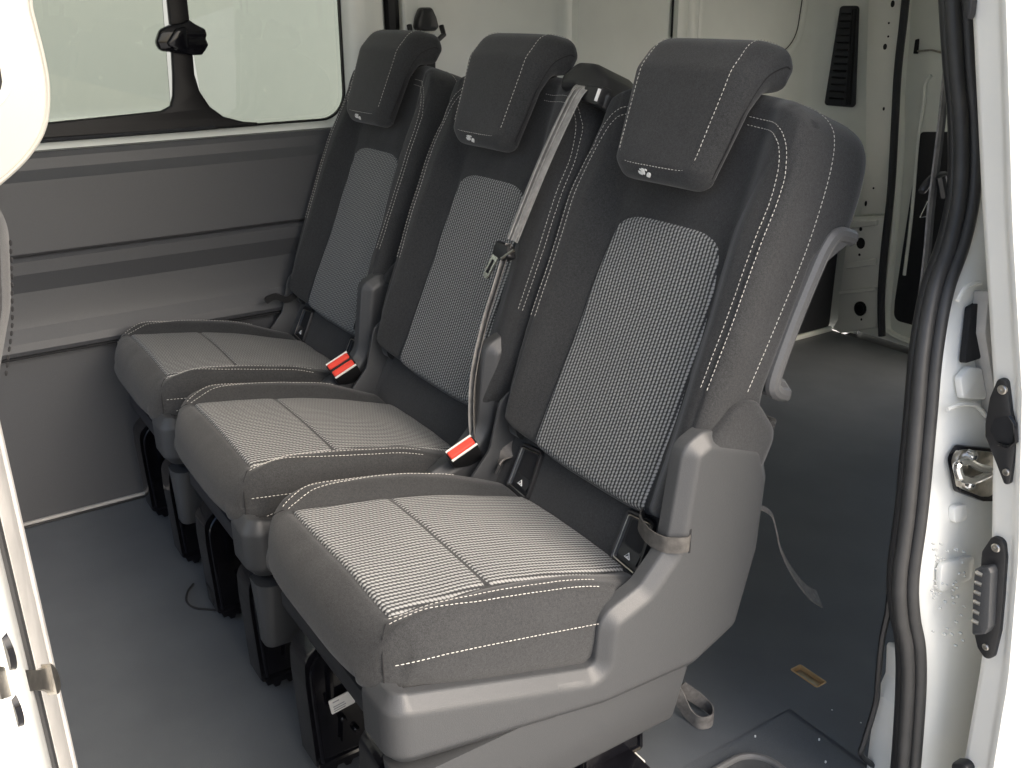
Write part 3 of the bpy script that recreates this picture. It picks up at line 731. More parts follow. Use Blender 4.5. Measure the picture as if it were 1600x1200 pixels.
def cushion_wall(p, k, uv):
    u, v, z = p
    zb = .352-.28*v
    if v < -.02: zb = min(zb, .352)
    bul = math.sin(math.pi*min(1, k*1.0))*.006-.010*k**3
    cx_, cy_ = 0, .16
    d = Vector((u/CA, (v-cy_)/.245)); d = Vector((d.x**5, d.y**5)); d = d.normalized() if d.length > 0 else d
    return (u+d.x*bul, v+d.y*bul+(.008*k if v < -.045 else 0), z+(zb-z)*k)

def insert_patch(name, fn_uv, surf, parent, ns, nt, m=6, lift=.0022, mat='weave'):
    def f(s, t):
        a, b = squircle(s, t, m if t > 0 else max(m, 14)); u, v = fn_uv(a, b)
        q = max(abs(s), abs(t)); e = min(1, max(0, (q-.955)/.045))
        return surf(u, v, lift*(1-e*e)-.0015*e*e), (u, v)
    return patch(name, f, ns, nt, mat, parent)

def back_w(u, v, ne):
    """height of the backrest's front above its plane; ne = extra width on the near side"""
    uu = u if u > -.14 else -.14+(u+.14)*(.216-.14)/(.216-.14+ne)
    au = abs(uu); e = smooth_lerp([(-.03, .146), (.2, .137), (.39, .124), (.6, .12)], v, .03)
    bol = .036*sst(e-.004, e+.052, au)*(1-.35*sst(.38, .52, v))
    w = bol-.004*math.sin(math.pi*min(1, max(0, v/.39)))*(1 if au < e else 0)
    w -= .003*math.exp(-((au-e)/.0045)**2)*(1-sst(.36, .40, v))
    if au < e: w -= .003*math.exp(-((v-.395)/.004)**2)
    w -= .0026*math.exp(-((au-.2045)/.0028)**2)
    # seam running from the panel's upper corners to the shoulder
    sl_ = .124+.05*sst(.39, .52, v)
    if v > .39: w -= .0016*math.exp(-((au-sl_)/.003)**2)
    w += .008*sst(.42, .56, v)*(1-sst(.0, .2, au)*.3)
    return w+crumple(u, v, 9.0)
HA, V0, V1 = .226, -.036, .598
def make_seat(x, ne, label, isofix, group):
    t = thing('bench_seat', label, 'seat', (x, 0, 0), group); SEED[0] = x*37.7
    # --- cushion
    cu = patch('seat_cushion', cushion_fn, 76, 90, 'black_fabric', t, cushion_wall, 10)
    def cs(u, v, l): return (u, v, cushion_z(u, v)+l)
    insert_patch('cushion_insert', lambda a, b: (a*ins_edge(.072+.074*b), .0725+.0755*b), cs, t, 30, 24, 14)
    insert_patch('cushion_insert', lambda a, b: (a*ins_edge(.272+.122*b), .2745+.1235*b), cs, t, 30, 30, 14)
    def ctop(u, v, l=.0006):
        # position on the finished surface for the side seams
        s = u/CA; tt = (v-(CV0+CV1)/2)/((CV1-CV0)/2)
        for _ in range(6):
            a, b = squircle(s, tt, 3.6); s += (u/CA-a); tt += ((v-(CV0+CV1)/2)/((CV1-CV0)/2)-b)
        s = max(-1, min(1, s)); p, _u_ = cushion_fn(s, tt); return Vector((p[0], p[1], p[2]+l))
    mm = MB()
    for sg in (-1, 1):
        for off in (.196, .2085):
            pa = seam_line([(.166, -.004), (.176, .020), (.184, .05), (.1885, .09), (.191, .14), (.192, .20), (.191, .30)], 0 if off < .2 else .0115)
            stitches(mm, [ctop(sg*q[0], q[1], .0012) for q in pa])
    # lower stitch line on the cushion's side face
    for sg in (-1, 1):
        stitches(mm, catmull([(sg*(CA*.985+.003), -.022, .421), (sg*(CA+.0048), .0, .420), (sg*(CA+.0068), .06, .411), (sg*(CA+.0068), .16, .390), (sg*(CA+.0062), .285, .362)], 10))
    stuff(mm.build('cushion_stitching', 'thread', t))
    for sg in (-1, 1):
        mm = MB()
        cpt = [cushion_fn(sg*x_, y_)[0] for x_, y_ in ((.75, -.765), (.82, -.84), (.89, -.905), (.95, -.955), (1, -1))]
        cpt += [cushion_wall(cpt[-1], k_, None) for k_ in (.2, .4, .6, .8, .97)]
        mm.tube(cpt, .0013, 6)
        mm.build('corner_seam', 'seam', t)
    # --- backrest
    def wrear(v): return smooth_lerp([(-.1, -.10), (.09, -.105), (.16, -.075), (.2, -.058), (.40, -.062), (.44, -.124), (.6, -.136)], v, .012)
    def bfn(s, tt):
        a, b = squircle(s, tt, 3.6)
        u = HA*a; v = (V0+V1)/2+(V1-V0)/2*b
        if u < -.14: u = -.14+(u+.14)*(1+ne/(HA-.14))
        w = back_w(u, v, ne)-edge_drop(s, tt, .085, .07 if tt > 0 else .06, .030)
        return bk(u, v, w), (u, v)
    def bwall(p, k, uv):
        u, v = uv; d = Vector((u/HA, (v-.276)/.316)); d = Vector((d.x**7, d.y**7)); d = d.normalized() if d.length else d
        w0 = (Vector(p)-Vector(bk(u, v, 0))).dot(Vector((0, -RDz, RDy)))
        q = min(1, k*1.12); g = math.sin(math.pi*q*.5)*.004-.014*max(0, (k-.80)/.20)**2
        return bk(u+d.x*g, v+d.y*g, w0+(wrear(v)-w0)*k)
    patch('backrest', bfn, 84, 110, 'black_fabric', t, bwall, 14)
    def bs(u, v, l): return bk(u, v, back_w(u, v, ne)+l)
    pe = lambda v: smooth_lerp([(-.03, .143), (.2, .1345), (.39, .1215)], v, .03)
    mm = MB()
    def btop(u, v, l=.001):
        s = u/HA; tt = (v-(V0+V1)/2)/((V1-V0)/2)
        if u < -.14: s = (-.14+(u+.14)/(1+ne/(HA-.14)))/HA
        s0, t0 = s, tt
        for _ in range(10):
            a, b = squircle(s, tt, 3.6); s += s0-a; tt += t0-b
        p, _q = bfn(max(-1, min(1, s)), max(-1, min(1, tt)))
        return Vector(p)+Vector((0, -RDz, RDy))*l
    insert_patch('backrest_insert', lambda a, b: (a*pe(.1805+.2095*b), .1805+.2095*b), lambda u, v, l: tuple(btop(u, v, l)), t, 34, 70, 4.5)
    for sg, ex in ((-1, ne), (1, 0)):
        for off, top in ((.198, .545), (.2095, .556)):
            pa = seam_line([(.198, .182), (.199, .24), (.200, .32), (.199, .42), (.195, .465), (.185, .505), (.166, .530), (.135, .542), (.085, .547)], 0 if off < .2 else .0115)
            pa = [(q[0]+ex*sst(.10, .14, q[0]), q[1]) for q in pa]
            stitches(mm, [btop(sg*q[0], q[1], .0011) for q in pa])
        rim = [(sg*1.0, -.27+1.27*j/60) for j in range(61)]+[(sg*(1-j/40*.42), 1.0) for j in range(1, 41)]
        line = []
        for j, (s_, t_) in enumerate(rim):
            p_, uv_ = bfn(s_, t_); u_, v_ = uv_
            w0 = (Vector(p_)-Vector(bk(u_, v_, 0))).dot(Vector((0, -RDz, RDy)))
            wt = lerp([(0, -.020), (12, -.026), (35, -.036), (60, -.040), (100, -.036)], j)
            kk = max(.02, (w0-wt)/(w0-wrear(v_)))
            a_ = Vector(bwall(p_, kk, uv_)); dv_ = Vector(((u_)/HA, (v_-.276)/.316)); dv_ = Vector((dv_.x**7, dv_.y**7)).normalized()
            line.append(a_+Vector((dv_.x, RDy*dv_.y, RDz*dv_.y))*.0009)
        stitches(mm, line)
    stuff(mm.build('backrest_stitching', 'thread', t))
    # rear carpet shell and hinge cover of the near side
    cp = rpoly([(-.095, .02), (-.105, .10), (-.10, .168), (-.070, .17), (-.062, .03)], .006, 3)
    mm = MB(); R = []
    for c, d in ((-(HA+ne-.004), .004), (-(HA+ne+.005), 0), (HA+.005, 0), (HA-.004, .004)):
        R.append([bk(c, b, a) for a, b in inset(cp, d)])
    mm.rings(R); mm.build('carpet_strip', 'carpet', t)
    hc = rpoly([(.000, -.03), (.006, .04, .03), (.023, .118, .04), (-.004, .178, .05), (-.040, .190, .04), (-.106, .150, .035), (-.100, .04, .02), (-.085, -.04)], .02, 6)
    for sg, hx in ((-1, HA+ne), (1, HA)):
        mm = MB()
        mm.rings([[bk(sg*(hx+c), b, a) for a, b in inset(hc, d)] for c, d in ((-.03, 0), (.004, 0), (.0085, .002), (.0110, .006), (.0125, .012), (.0130, .016))]); mm.build('hinge_cover', 'black_fabric', t, sharp=60)
    # --- folding handle on the near rear edge
    mm = MB(); hw = -(HA+ne-.004)
    hp_ = [(hw-.004, .205, -.100), (hw-.005, .206, -.078), (hw-.006, .222, -.064), (hw-.006, .29, -.062), (hw-.006, .36, -.065), (hw-.005, .412, -.072), (hw-.004, .436, -.088), (hw-.004, .440, -.122)]
    mm.tube(catmull([bk(*q) for q in hp_], 6), .0115, 10); hd_ = mm.build('handle', 'handle_grey', t)
    hb = rpoly([(-.062, .40), (-.066, .432), (-.118, .440), (-.116, .428), (-.085, .395)], .006, 3)
    mm = MB(); mm.rings([[bk(hw+c, b, a) for a, b in inset(hb, d)] for c, d in ((.03, 0), (.0, 0), (-.006, .001), (-.009, .004))]); mm.build('handle_mount', 'handle_grey', hd_)
    hb = rpoly([(-.068, .225), (-.066, .196), (-.116, .194), (-.114, .212), (-.088, .226)], .006, 3)
    mm = MB(); mm.rings([[bk(hw+c, b, a) for a, b in inset(hb, d)] for c, d in ((.05, 0), (.0, 0), (-.006, .001), (-.009, .004))]); mm.build('handle_mount', 'handle_grey', hd_)
    # --- panel between cushion and backrest
    lp = rpoly([(-.205, -.155), (.225, -.155), (.222, -.012), (-.205, -.012)], .02, 5)
    def lw(v): return -.020+.010*sst(-.03, -.16, v)
    mm = MB(); mm.rings([[bk(a, b, lw(b)+h) for a, b in inset(lp, d)] for h, d in ((-.03, 0), (-.004, 0), (-.001, .001), (0, .004), (.0008, .03))]); low = mm.build('lower_panel', 'black_fabric', t)
    if isofix:
        for c in (.155, -.131):
            io = rpoly([(c-.036, -.122), (c+.032, -.117), (c+.036, -.034), (c-.027, -.028)], .011, 5)
            mm = MB(); n_ = len(io)
            mm.rings([[bk(a, b, lw(b)+h) for a, b in inset(io, d)] for h, d in ((-.006, 0), (.004, 0), (.0075, .0015), (.0075, .005), (.004, .008), (.0015, .010))], cap=False)
            mm.f.append(tuple(5*n_+j for j in range(n_))); pk = mm.build('child_seat_socket', 'black_plastic', low)
            mm = MB(); q_ = inset(io, .0085)
            mm.tube([bk(a, b, lw(b)+.0062) for a, b in q_[3:21]], .0011, 5); mm.build('socket_rim', 'steel', pk)
            mm = MB(); mm.rings([[bk(a, b, lw(b)+h) for a, b in inset(rpoly([(c-.021, -.086), (c+.019, -.083), (c+.021, -.046), (c-.014, -.041)], .005, 3), d)] for h, d in ((.001, 0), (.0022, 0))]); mm.build('socket_dark_plate', 'seam', pk)  # flat dark plate, paints in the shade inside the socket
            mm = MB(); mm.rings([[bk(c-.023, -.104, lw(-.104)+.0055), bk(c+.019, -.101, lw(-.104)+.0055), bk(c+.019, -.084, lw(-.09)+.0025), bk(c-.022, -.087, lw(-.09)+.0025)], [bk(c-.023, -.104, lw(-.104)), bk(c+.019, -.101, lw(-.104)), bk(c+.019, -.084, lw(-.09)), bk(c-.022, -.087, lw(-.09))]]); mm.build('socket_ramp', 'black_plastic', pk)
            # little pictogram: triangle outline with a dot
            mm = MB(); pc = [(c-.008, -.1005), (c+.004, -.0995), (c-.002, -.092)]
            mm.tube([bk(a, b, lw(b)+.0058) for a, b in pc+pc[:1]], .0010, 5); mm.tube([bk(c-.003, -.098, lw(-.098)+.0058), bk(c-.001, -.098, lw(-.098)+.0058)], .0013, 5); mm.build('pictogram', 'white_print', pk)
    # --- headrest
    ho = rpoly([(.018, .439, .014), (.050, .436, .020), (.065, .456, .022), (.066, .602, .040), (.044, .656, .045), (-.016, .666, .024), (-.034, .640, .022), (-.026, .604, .015), (.010, .588, .02), (.021, .555, .02)], .02, 8)
    R = []; hwid = .108; r_ = .020; rx_ = .030
    def hwf(b): return 1-.17*sst(.49, .436, b)**1.5+.12*sst(.46, .61, b)-.05*sst(.62, .668, b)
    def hring(uu, d):
        q = []
        for a, b in inset(ho, d):
            q.append(bk(uu*hwf(b)+.006, b, a+.006*(1-(uu/hwid)**2)*sst(.0, .05, a)))
        return q
    for k in range(7):
        an = math.pi/2*k/6; R.append(hring(-(hwid-rx_+rx_*math.cos(an)), r_*(1-math.sin(an))))
    for k in range(1, 10): R.append(hring(-(hwid-rx_)+2*(hwid-rx_)*k/10, 0))
    for k in range(6, -1, -1):
        an = math.pi/2*k/6; R.append(hring(hwid-rx_+rx_*math.cos(an), r_*(1-math.sin(an))))
    mm = MB(); mm.rings(R); hr = mm.build('headrest', 'black_fabric', t, sharp=60)
    mm = MB(); so = MB()
    fo_ = [q for q in ho]
    # stitch line round the front face
    dn = [tuple(q[:2]) for q in resample([(a, b, 0) for a, b in inset(ho, -.0010)+inset(ho, -.0010)[:1]], .003)]
    i0 = min(range(len(dn)), key=lambda i: (dn[i][0]-.063)**2+(dn[i][1]-.474)**2)
    i1 = min(range(len(dn)), key=lambda i: (dn[i][0]+.016)**2+(dn[i][1]-.668)**2)
    front = dn[i0:i1+1]
    def hp3(uu, a, b, l): 
        return bk(uu*hwf(b)+.006, b, a+.006*(1-(uu/hwid)**2)*sst(.0, .05, a)+l)
    for sg in (-1, 1):
        stitches(mm, [hp3(sg*(hwid-.025), a, b, .0) for a, b in front])
        if sg == -1:
            sm = inset(ho, -.0004)
            side = [(.041, .458), (.043, .50), (.041, .56), (.028, .606), (.0, .632), (-.012, .634)]
            so.tube(catmull([bk(-(hwid-.0004)*hwf(b)+.006, b, a) for a, b in side], 6), .0012, 5)
    e_ = hwid-.025
    pb_ = [(e_, .474), (e_-.002, .466), (e_-.009, .4595), (e_-.022, .457), (.03, .456), (0, .456), (-.03, .456), (-(e_-.022), .457), (-(e_-.009), .4595), (-(e_-.002), .466), (-e_, .474)]
    stitches(mm, catmull([hp3(a, .0635, b, .0004) for a, b in pb_], 8))
    stuff(mm.build('headrest_stitching', 'thread', hr)); so.build('headrest_seam', 'seam', hr)
    # printed child seat pictogram on the underside edge of the headrest
    mm = MB()
    for (du, dv, r1, r2, an) in ((.012, .0, .0042, .0024, .5), (.004, .003, .0035, .0050, 0), (-.010, -.001, .0055, .0026, -.7), (-.004, .006, .0016, .0016, 0), (.010, .005, .0016, .0016, 0)):
        q = [2*math.pi*j/10 for j in range(10)]
        ring = [(du+.0+math.cos(an)*math.cos(a)*r1-math.sin(an)*math.sin(a)*r2, dv+math.sin(an)*math.cos(a)*r1+math.cos(an)*math.sin(a)*r2) for a in q]
        mm.rings([[hp3(a+.016, .0585, .4445+b*.8, h+b*.55) for a, b in ring] for h in (-.004, .0012)])
    mm.build('pictogram', 'white_print', hr)
    for c in (-.062, .062):
        mm = MB(); mm.tube([bk(c, .56, .018), bk(c, .615, .006)], .0062, 10); mm.build('headrest_post', 'chrome', t)
        mm = MB(); ct = Vector(bk(c, .596, -.004)); q = [2*math.pi*j/14 for j in range(14)]
        up2 = Vector((0, RDy, RDz)); fw = Vector((0, -RDz, RDy))
        mm.rings([[ct+Vector((math.cos(a)*.021*k, 0, 0))+fw*math.sin(a)*.016*k+up2*h for a in q] for h, k in ((-.03, 1), (.002, 1), (.007, .85), (.008, .4))]); mm.build('post_guide', 'black_plastic', t)
    # --- plastic shells at both sides
    so_ = [(-.060, .150), (-.066, .375, .03), (-.030, .384, .03), (.270, .296, .012), (.276, .374, .010), (.335, .402, .03), (.372, .450, .04), (.392, .615, .022), (.430, .632, .025), (.545, .590, .03),
           (.572, .52, .03), (.570, .39, .05), (.540, .262, .03), (.45, .222, .02), (.425, .150, .02)]
    band = [(.17, .2476, 0), (.17, .3278, 0), (.270, .298, .012), (.276, .376, .036), (.345, .400, .03), (.390, .445, .04), (.411, .592, .03), (.450, .608, .03), (.560, .568, .035),
            (.580, .50, .03), (.574, .39, .05), (.540, .262, .03), (.45, .222, .03), (.28, .228, .1)]
    xo = -.246
    bp_ = rpoly(band, .02, 6)
    mm = MB(); prism(mm, 'x', bp_, [(-.205, 0), (-.222, 0), (-.2255, .0006), (-.2275, .003), (-.234, .0115), (-.238, .016), (-.240, .020), (-.2405, .023), (-.2405, .027)])
    sh = mm.build('side_shell', 'shell', t, sharp=50)
    def lplan(z, uo, yf, ye, r, d=0):
        ie = -.165-.03*sst(.34, .15, z)
        q = rpoly([(ie, yf+.03, .004), (ie, yf, .008), (uo, yf, r), (uo, ye, .004), (uo+.03, ye, .004), (uo+.03, yf+.03, .006)], .006, 6)
        return [(a_, b_, z) for a_, b_ in inset(q, d)]
    def ye_(z): return .418+(z-.15)*.30
    mm = MB(); mm.rings([lplan(z, -.2325, -.032, ye_(z), .028, d) for z, d in ((.142, .006), (.145, .002), (.150, 0), (.20, 0), (.235, 0), (.262, .0))]); mm.build('base_shell', 'shell', t)
    # rim of the shell, swept round the front corner
    path = [(-.165, -.046)]+[(-.2067+.034*math.cos(q), -.012+.034*math.sin(q)) for q in [math.radians(270-90*j/10) for j in range(11)]]+[(-.2407, .02+.02*j) for j in range(10)]
    R = []
    for i, (px_, py_) in enumerate(path):
        tx = Vector(path[min(i+1, len(path)-1)])-Vector(path[max(i-1, 0)]); tx.normalize(); nx_, ny_ = -tx.y, tx.x
        if nx_ > 0 or (abs(nx_) < .01 and ny_ > 0): nx_, ny_ = -nx_, -ny_
        yy = max(-.02, py_); zt = .3785-.298*yy; zb_ = .278-.1786*yy
        R.append([(px_+nx_*o_, py_+ny_*o_, z) for o_, z in ((-.03, zt-.001), (-.0185, zt), (-.015, zt-.0006), (-.013, zt-.003), (-.0065, zt-.0115), (-.0025, zt-.016), (-.0005, zt-.020), (0, zt-.023), (0, zt-.027),
                  (0, zb_+.027), (0, zb_+.023), (-.0005, zb_+.020), (-.0025, zb_+.016), (-.0065, zb_+.0115), (-.013, zb_+.003), (-.015, zb_+.0006), (-.03, zb_))])
    mm = MB(); mm.rings(R); mm.build('shell_rim', 'shell', t, sharp=60)
    # far side: slimmer shell
    fband = [(.300, .330), (.345, .375, .03), (.385, .420, .04), (.408, .505, .02), (.432, .522, .02), (.53, .49, .03), (.55, .40, .05), (.50, .26, .03), (.30, .26)]
    mm = MB(); prism(mm, 'x', rpoly(fband, .02, 5), [(.222, .002), (.223, 0), (.228, 0), (.2315, .003), (.234, .012), (.2345, .02)]); mm.build('side_shell', 'shell', t)
    # --- under frame: four black brackets with clamp feet
    for bx, far in ((-.125, 0), (.125, 1)):
        for (y0, y1) in ((-.028, .075), (.30, .41)):
            pl = rpoly([(y0, .03, .006), (y0-.004, .19, .012), (y0-.002, .235, .03), (y0+.03, .262, .03), (y1, .25, .02), (y1+.015, .03, .006)], .01, 6)
            mm = MB(); prism(mm, 'x', pl, [(bx-.030, .006), (bx-.034, .004), (bx-.036, 0), (bx-.030, -.001), (bx+.022, -.001), (bx+.026, .003)]); br = mm.build('seat_bracket', 'gloss_black', t)
            mm = MB(); mm.tube(catmull([(bx-.037, y0+.010, .04), (bx-.037, y0+.006, .18), (bx-.037, y0+.010, .222), (bx-.037, y0+.032, .246), (bx-.037, y0+.06, .25)], 5), .0035, 6); mm.build('bracket_rib', 'gloss_black', br)
            mm = MB(); mm.tube([(bx-.036, y0+.034, .135), (bx-.036, y0+.036, .20), (bx-.036, y0+.046, .222)], .0045, 6); mm.build('bracket_rib', 'gloss_black', br)
            mm = MB(); mm.tube([(bx-.036, y0+.046, .065), (bx-.036, y0+.05, .105)], .0035, 6); mm.build('bracket_rib', 'gloss_black', br)
            for (a, b) in ((y0+.068, .205), (y0+.070, .075), (y0+.05, .105)):
                q = [2*math.pi*j/10 for j in range(10)]
                mm = MB(); mm.rings([[(bx+h, a+math.cos(k)*r, b+math.sin(k)*r) for k in q] for h, r in ((-.032, .0055), (-.038, .0055), (-.040, .003))]); mm.build('bolt', 'steel' if b > .2 else 'gloss_black', br)
            # clamp foot with teeth
            ft = []
            for j in range(7):
                yy = y0+.012+j*.013; ft += [(yy, .004 if j % 2 else .012), (yy+.009, .004 if j % 2 else .012)]
            ft = [(y0+.004, .034)]+ft+[(y1+.012, .034)]
            mm = MB(); prism(mm, 'x', ft, [(bx-.028, .001), (bx-.026, 0), (bx+.016, 0), (bx+.018, .001)]); mm.build('clamp_foot', 'gloss_black', br)
    mm = MB(); mm.box((-.205, -.02, .262), (.205, .42, .30), .01); mm.build('seat_pan', 'dark_trim', t)
    return t
G = 'three single seats of the rear bench'
seat1 = make_seat(.16, .0, 'nearest black and grey fabric seat with large grey side shell facing the door', True, G)
seat2 = make_seat(.66, .050, 'middle black and grey fabric seat with the pale belt across its backrest', False, G)
seat3 = make_seat(1.16, .0, 'far black and grey fabric seat under the side window', True, G)

# strap through the near seat's shell slot
mm = MB(); mm.ribbon(catmull([(-.232, .424, .452), (-.2428, .4165, .452), (-.2420, .406, .452), (-.235, .396, .4515), (-.222, .386, .451), (-.192, .386, .450), (-.152, .405, .448), (-.130, .436, .446)], 5), (0, .1, 1), .024, .0022)
mm.build('release_strap', 'strap_dark', seat1)
mm = MB(); mm.box((-.2412, .4185, .434), (-.215, .4225, .472), .001); mm.build('strap_slot', 'seam', seat1)
# paper labels on two brackets
def label_on(seat, bx, y, z, k=1.0, ang=.35):
    e1 = Vector((0, math.cos(ang), math.sin(ang)*.35)); e2 = Vector((0, -math.sin(ang)*.35, math.cos(ang)))
    c = Vector((bx, y, z)); mm = MB()
    q = rpoly([(-.021*k, -.014*k), (.021*k, -.014*k), (.021*k, .014*k), (-.021*k, .014*k)], .002, 3)
    mm.rings([[c+e1*a+e2*b+Vector((h, 0, 0)) for a, b in q] for h in (.001, -.0008)]); lb = mm.build('paper_label', 'label', seat)
    for i, (a0, a1, b) in enumerate(((-.015, -.004, .008), (-.016, .004, -.001), (-.016, .006, -.0055), (-.016, .004, -.010))):
        mm = MB(); mm.ribbon([c+e1*a0*k+e2*b*k+Vector((-.0012, 0, 0)), c+e1*a1*k+e2*b*k+Vector((-.0012, 0, 0))], tuple(e2), .0016*k, .0004); mm.build('print_line', 'ink', lb)
label_on(seat1, .125-.042, .020, .143)
label_on(seat3, .125-.042, .030, .143, .8)

# ------------------------------------------------------------------ red buckles between the seats
def buckle(name, label, c, n, w=.056, th=.021):
    t = thing(name, label, 'buckle', c, 'red belt buckles'); c = Vector(c)
    ey = Vector((-.12, .86, .42)).normalized(); up = Vector((-.5, -.3, .8)); up = (up-ey*up.dot(ey)).normalized(); ex = ey.cross(up)
    if ex.x < 0: ex = -ex
    T = th*n/2+(n-1)*.0015
    def ring(h, a, b, dy=0): return [c+ey*(p+dy)+ex*q+up*h for p, q in rpoly([(-a, -b), (a, -b), (a, b), (-a, b)], .004, 3)]
    mm = MB(); mm.rings([ring(0, w/2-.003, T-.003), ring(-.003, w/2, T), ring(-.030, w/2, T), ring(-.045, w/2*.86, T*.92, .006), ring(-.075, w/2*.45, T*.6, .018)]); body = rel(mm.build('buckle_body', 'black_plastic'), t)
    for i in range(n):
        q0 = (i-(n-1)/2)*(th+.002)
        pl = rpoly([(-w*.46, -th*.36), (w*.44, -th*.36), (w*.44, th*.36), (-w*.46, th*.36)], .003, 3)
        mm = MB(); mm.rings([[c+ey*a+ex*(b+q0)+up*h for a, b in inset(pl, d)] for h, d in ((-.004, 0), (.0025, 0), (.0042, .0014), (.0046, .004))]); mm.build('release_button', 'red', body)
    for sg in (-1, 1):
        mm = MB(); mm.ribbon([c+ey*w*.47*k+ex*sg*(T-.0005)+up*.0002 for k in (-1, 1)], tuple(ex), .0034, .003); mm.build('edge_trim', 'label', body)
    return t
buckle('double_buckle', 'double red seat belt buckle between the far and middle seats', (.902, .335, .432), 2, th=.019)
buckle('single_buckle', 'single red seat belt buckle between the middle and near seats', (.392, .333, .434), 1)

# ------------------------------------------------------------------ belt of the middle seat
X2 = .66
def s2(u, v, w): p = bk(u, v, w); return (p[0]+X2, p[1], p[2])
bl = thing('seat_belt', 'pale grey seat belt hanging down the middle seat from its black shoulder guide', 'seat belt', s2(-.22, .0, 0))
pth = [(-.236, .575, .030), (-.240, .555, .050), (-.232, .50, .056), (-.220, .43, .058), (-.211, .35, .060), (-.206, .29, .062)]
lower = [(-.205, .285, .060), (-.200, .21, .056), (-.199, .14, .054), (-.206, .06, .050), (-.215, .0, .040), (-.224, -.06, .020), (-.230, -.10, -.01)]
ac = [(1, 0, .15)]*len(catmull(pth, 8))
cp_ = catmull([s2(*q) for q in pth], 8)
mm = MB(); mm.ribbon(cp_, [(1, .25-.3*i/len(cp_), .1) for i in range(len(cp_))], [.046-.014*i/len(cp_) for i in range(len(cp_))], .0016); rel(mm.build('webbing', 'webbing_pale'), bl)
for o_ in (-.013, .002, .014):
    mm = MB(); mm.ribbon([Vector(p)+Vector((o_*(1-.35*i/len(cp_)), -.0015, .0006)) for i, p in enumerate(cp_)], [(1, .3+o_*30, .1)]*len(cp_), .0095, .0016); rel(mm.build('webbing_fold', 'webbing_pale'), bl)
cl_ = catmull([s2(*q) for q in lower], 8)
mm = MB(); mm.ribbon(cl_, [(1, .8, .1) if i < 20 else (1, .8+.0*i, .1) for i in range(len(cl_))], .026, .0016); rel(mm.build('webbing', 'webbing_grey'), bl)
mm = MB(); mm.ribbon([Vector(p)+Vector((.004, -.004, 0)) for p in cl_], (1, 2.2, .1), .018, .0016); rel(mm.build('webbing', 'webbing_pale'), bl)
# shoulder guide
gd = rpoly([(-.300, .535), (-.305, .560), (-.285, .590, .02), (-.240, .612, .03), (-.195, .612, .03), (-.160, .585, .02), (-.168, .560), (-.21, .566), (-.245, .545)], .008, 5)
mm = MB(); mm.rings([[s2(a, b, h) for a, b in inset(gd, d)] for h, d in ((-.06, .006), (-.045, 0), (.024, 0), (.034, .002), (.038, .006), (.040, .012))]); gob = rel(mm.build('shoulder_guide', 'black_plastic'), bl)
mm = MB(); mm.rings([[s2(a, b, h) for a, b in inset(rpoly([(-.298, .538), (-.300, .572), (-.252, .572), (-.240, .545)], .006, 4), d)] for h, d in ((.02, 0), (.042, 0), (.047, .002), (.048, .006))]); mm.build('guide_block', 'black_plastic', gob)
mm = MB(); mm.tube([s2(-.294, .545, .050), s2(-.295, .565, .050)], .003, 6); mm.build('guide_mark', 'white_print', gob)
# tongue
tg = thing('belt_tongue', 'chrome belt tongue in black plastic on the pale belt of the middle seat', 'belt tongue', s2(-.19, .23, .07))
tq = rpoly([(-.176, .283), (-.213, .280), (-.226, .262), (-.205, .252), (-.176, .256), (-.170, .270)], .004, 4)
mm = MB(); mm.rings([[s2(a, b, h) for a, b in inset(tq, d)] for h, d in ((.056, .001), (.058, 0), (.069, 0), (.072, .002), (.073, .005))]); rel(mm.build('tongue_grip', 'black_plastic'), tg)
mm = MB(); mm.tube([s2(-.232, .276, .070), s2(-.207, .255, .072)], .0028, 6); rel(mm.build('grip_edge', 'steel'), tg)
tc_ = Vector((-.172, .238)); dd_ = Vector((.28, -.96)).normalized(); pp_ = Vector((.96, .28))
tp4 = rpoly([tuple(tc_-dd_*.022+pp_*.009), tuple(tc_+dd_*.026+pp_*.009)+(.006,), tuple(tc_+dd_*.026-pp_*.009)+(.006,), tuple(tc_-dd_*.022-pp_*.009)], .002, 4)
inn = rpoly([tuple(tc_-dd_*.010+pp_*.0035), tuple(tc_+dd_*.016+pp_*.0035), tuple(tc_+dd_*.016-pp_*.0035), tuple(tc_-dd_*.010-pp_*.0035)], .001, 3)
mm = MB(); mm.rings([[s2(a, b, h) for a, b in tp4] for h in (.062, .0655)]); pl_ = rel(mm.build('tongue_plate', 'chrome'), tg)
mm = MB(); mm.rings([[s2(a, b, h) for a, b in inn] for h in (.0645, .0662)]); mm.build('tongue_slot', 'seam', pl_)
# short buckle sleeve beside the belt's foot
mm = MB(); mm.ribbon(catmull([(.400, .415, .442), (.385, .425, .425), (.372, .405, .402), (.360, .385, .392)], 5), (.2, .6, .5), .03, .003)
tag(mm.build('belt_sleeve', 'webbing_grey'), 'grey webbing sleeve rising behind the single red buckle', 'strap')

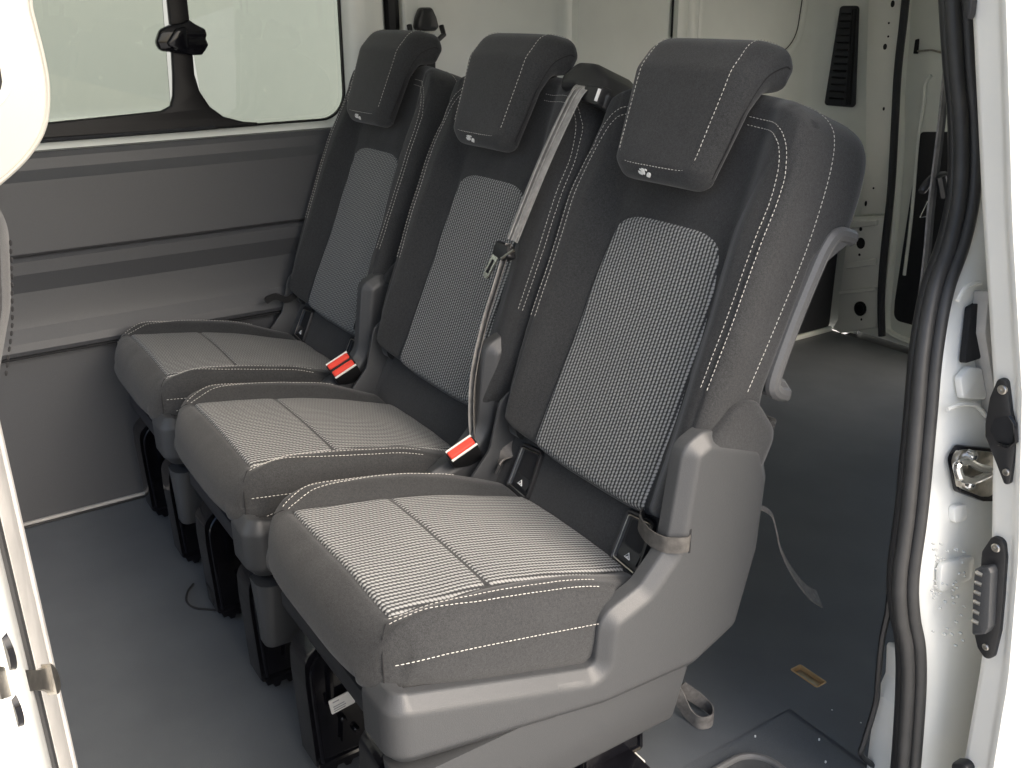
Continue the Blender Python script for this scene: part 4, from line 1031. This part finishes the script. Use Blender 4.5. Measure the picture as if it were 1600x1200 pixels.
# ------------------------------------------------------------------ straps, floor pocket, cable
mm = MB(); mm.ribbon(catmull([(-.02, .600, .43), (-.028, .640, .405), (-.03, .655, .375), (-.03, .672, .33), (-.032, .705, .275), (-.035, .745, .225), (-.038, .775, .200)], 6), [(.75, .5, .3)]*37, [.010+.024*max(0, (i-8)/28) for i in range(37)], .0025)
tag(mm.build('pull_strap', 'webbing_grey'), 'grey webbing pull strap dangling behind the near seat shell', 'strap')
lpx = [(.075, .52, .10), (.050, .545, .045), (.028, .552, .018), (.004, .556, .014), (-.004, .575, .016), (.012, .590, .018), (.035, .588, .022), (.06, .56, .05)]
mm = MB(); mm.ribbon(catmull(lpx, 6), (0, 0, 1), .026, .0025)
tag(mm.build('loop_strap', 'webbing_grey'), 'small grey webbing loop lying on the floor below the near seat shell', 'strap')
fp_ = thing('floor_pocket', 'black floor anchor pocket with bolts under the near seat', 'anchor', (.03, .40, 0))
mm = MB(); mm.box((-.045, .27, .0), (.045, .405, .036), .004); rel(mm.build('pocket_block', 'gloss_black'), fp_)
for (a, b, r) in ((.375, .026, .010), (.345, .022, .012), (.31, .016, .010)):
    q = [2*math.pi*j/14 for j in range(14)]
    mm = MB(); mm.rings([[(-.040-h, a+math.cos(k)*rr, b+math.sin(k)*rr) for k in q] for h, rr in ((0, r), (.009, r), (.011, r*.8), (.011, r*.4), (.008, r*.35))]); rel(mm.build('bolt', 'steel' if a > .36 else 'gloss_black'), fp_)
mm = MB(); mm.box((-.01, .41, .0), (.022, .425, .012), .003); rel(mm.build('foam_scrap', 'label'), fp_)
mm = MB(); mm.tube(catmull([on(2, .003, *q) for q in ((302, 912), (293, 925), (292, 940), (305, 950), (335, 953), (365, 957), (385, 954), (402, 946))], 6), .0022, 6)
tag(mm.build('cable', 'seam'), 'thin black cable curving on the floor in front of the middle seat', 'cable')
mm = MB(); mm.ribbon(catmull([on(0, 1.36, *q) for q in ((415, 470), (430, 463), (448, 468), (462, 460))], 5), (0, .2, 1), .016, .006)
tag(mm.build('belt_end', 'black_plastic'), 'black belt end tab between the far seat and the wall', 'strap')
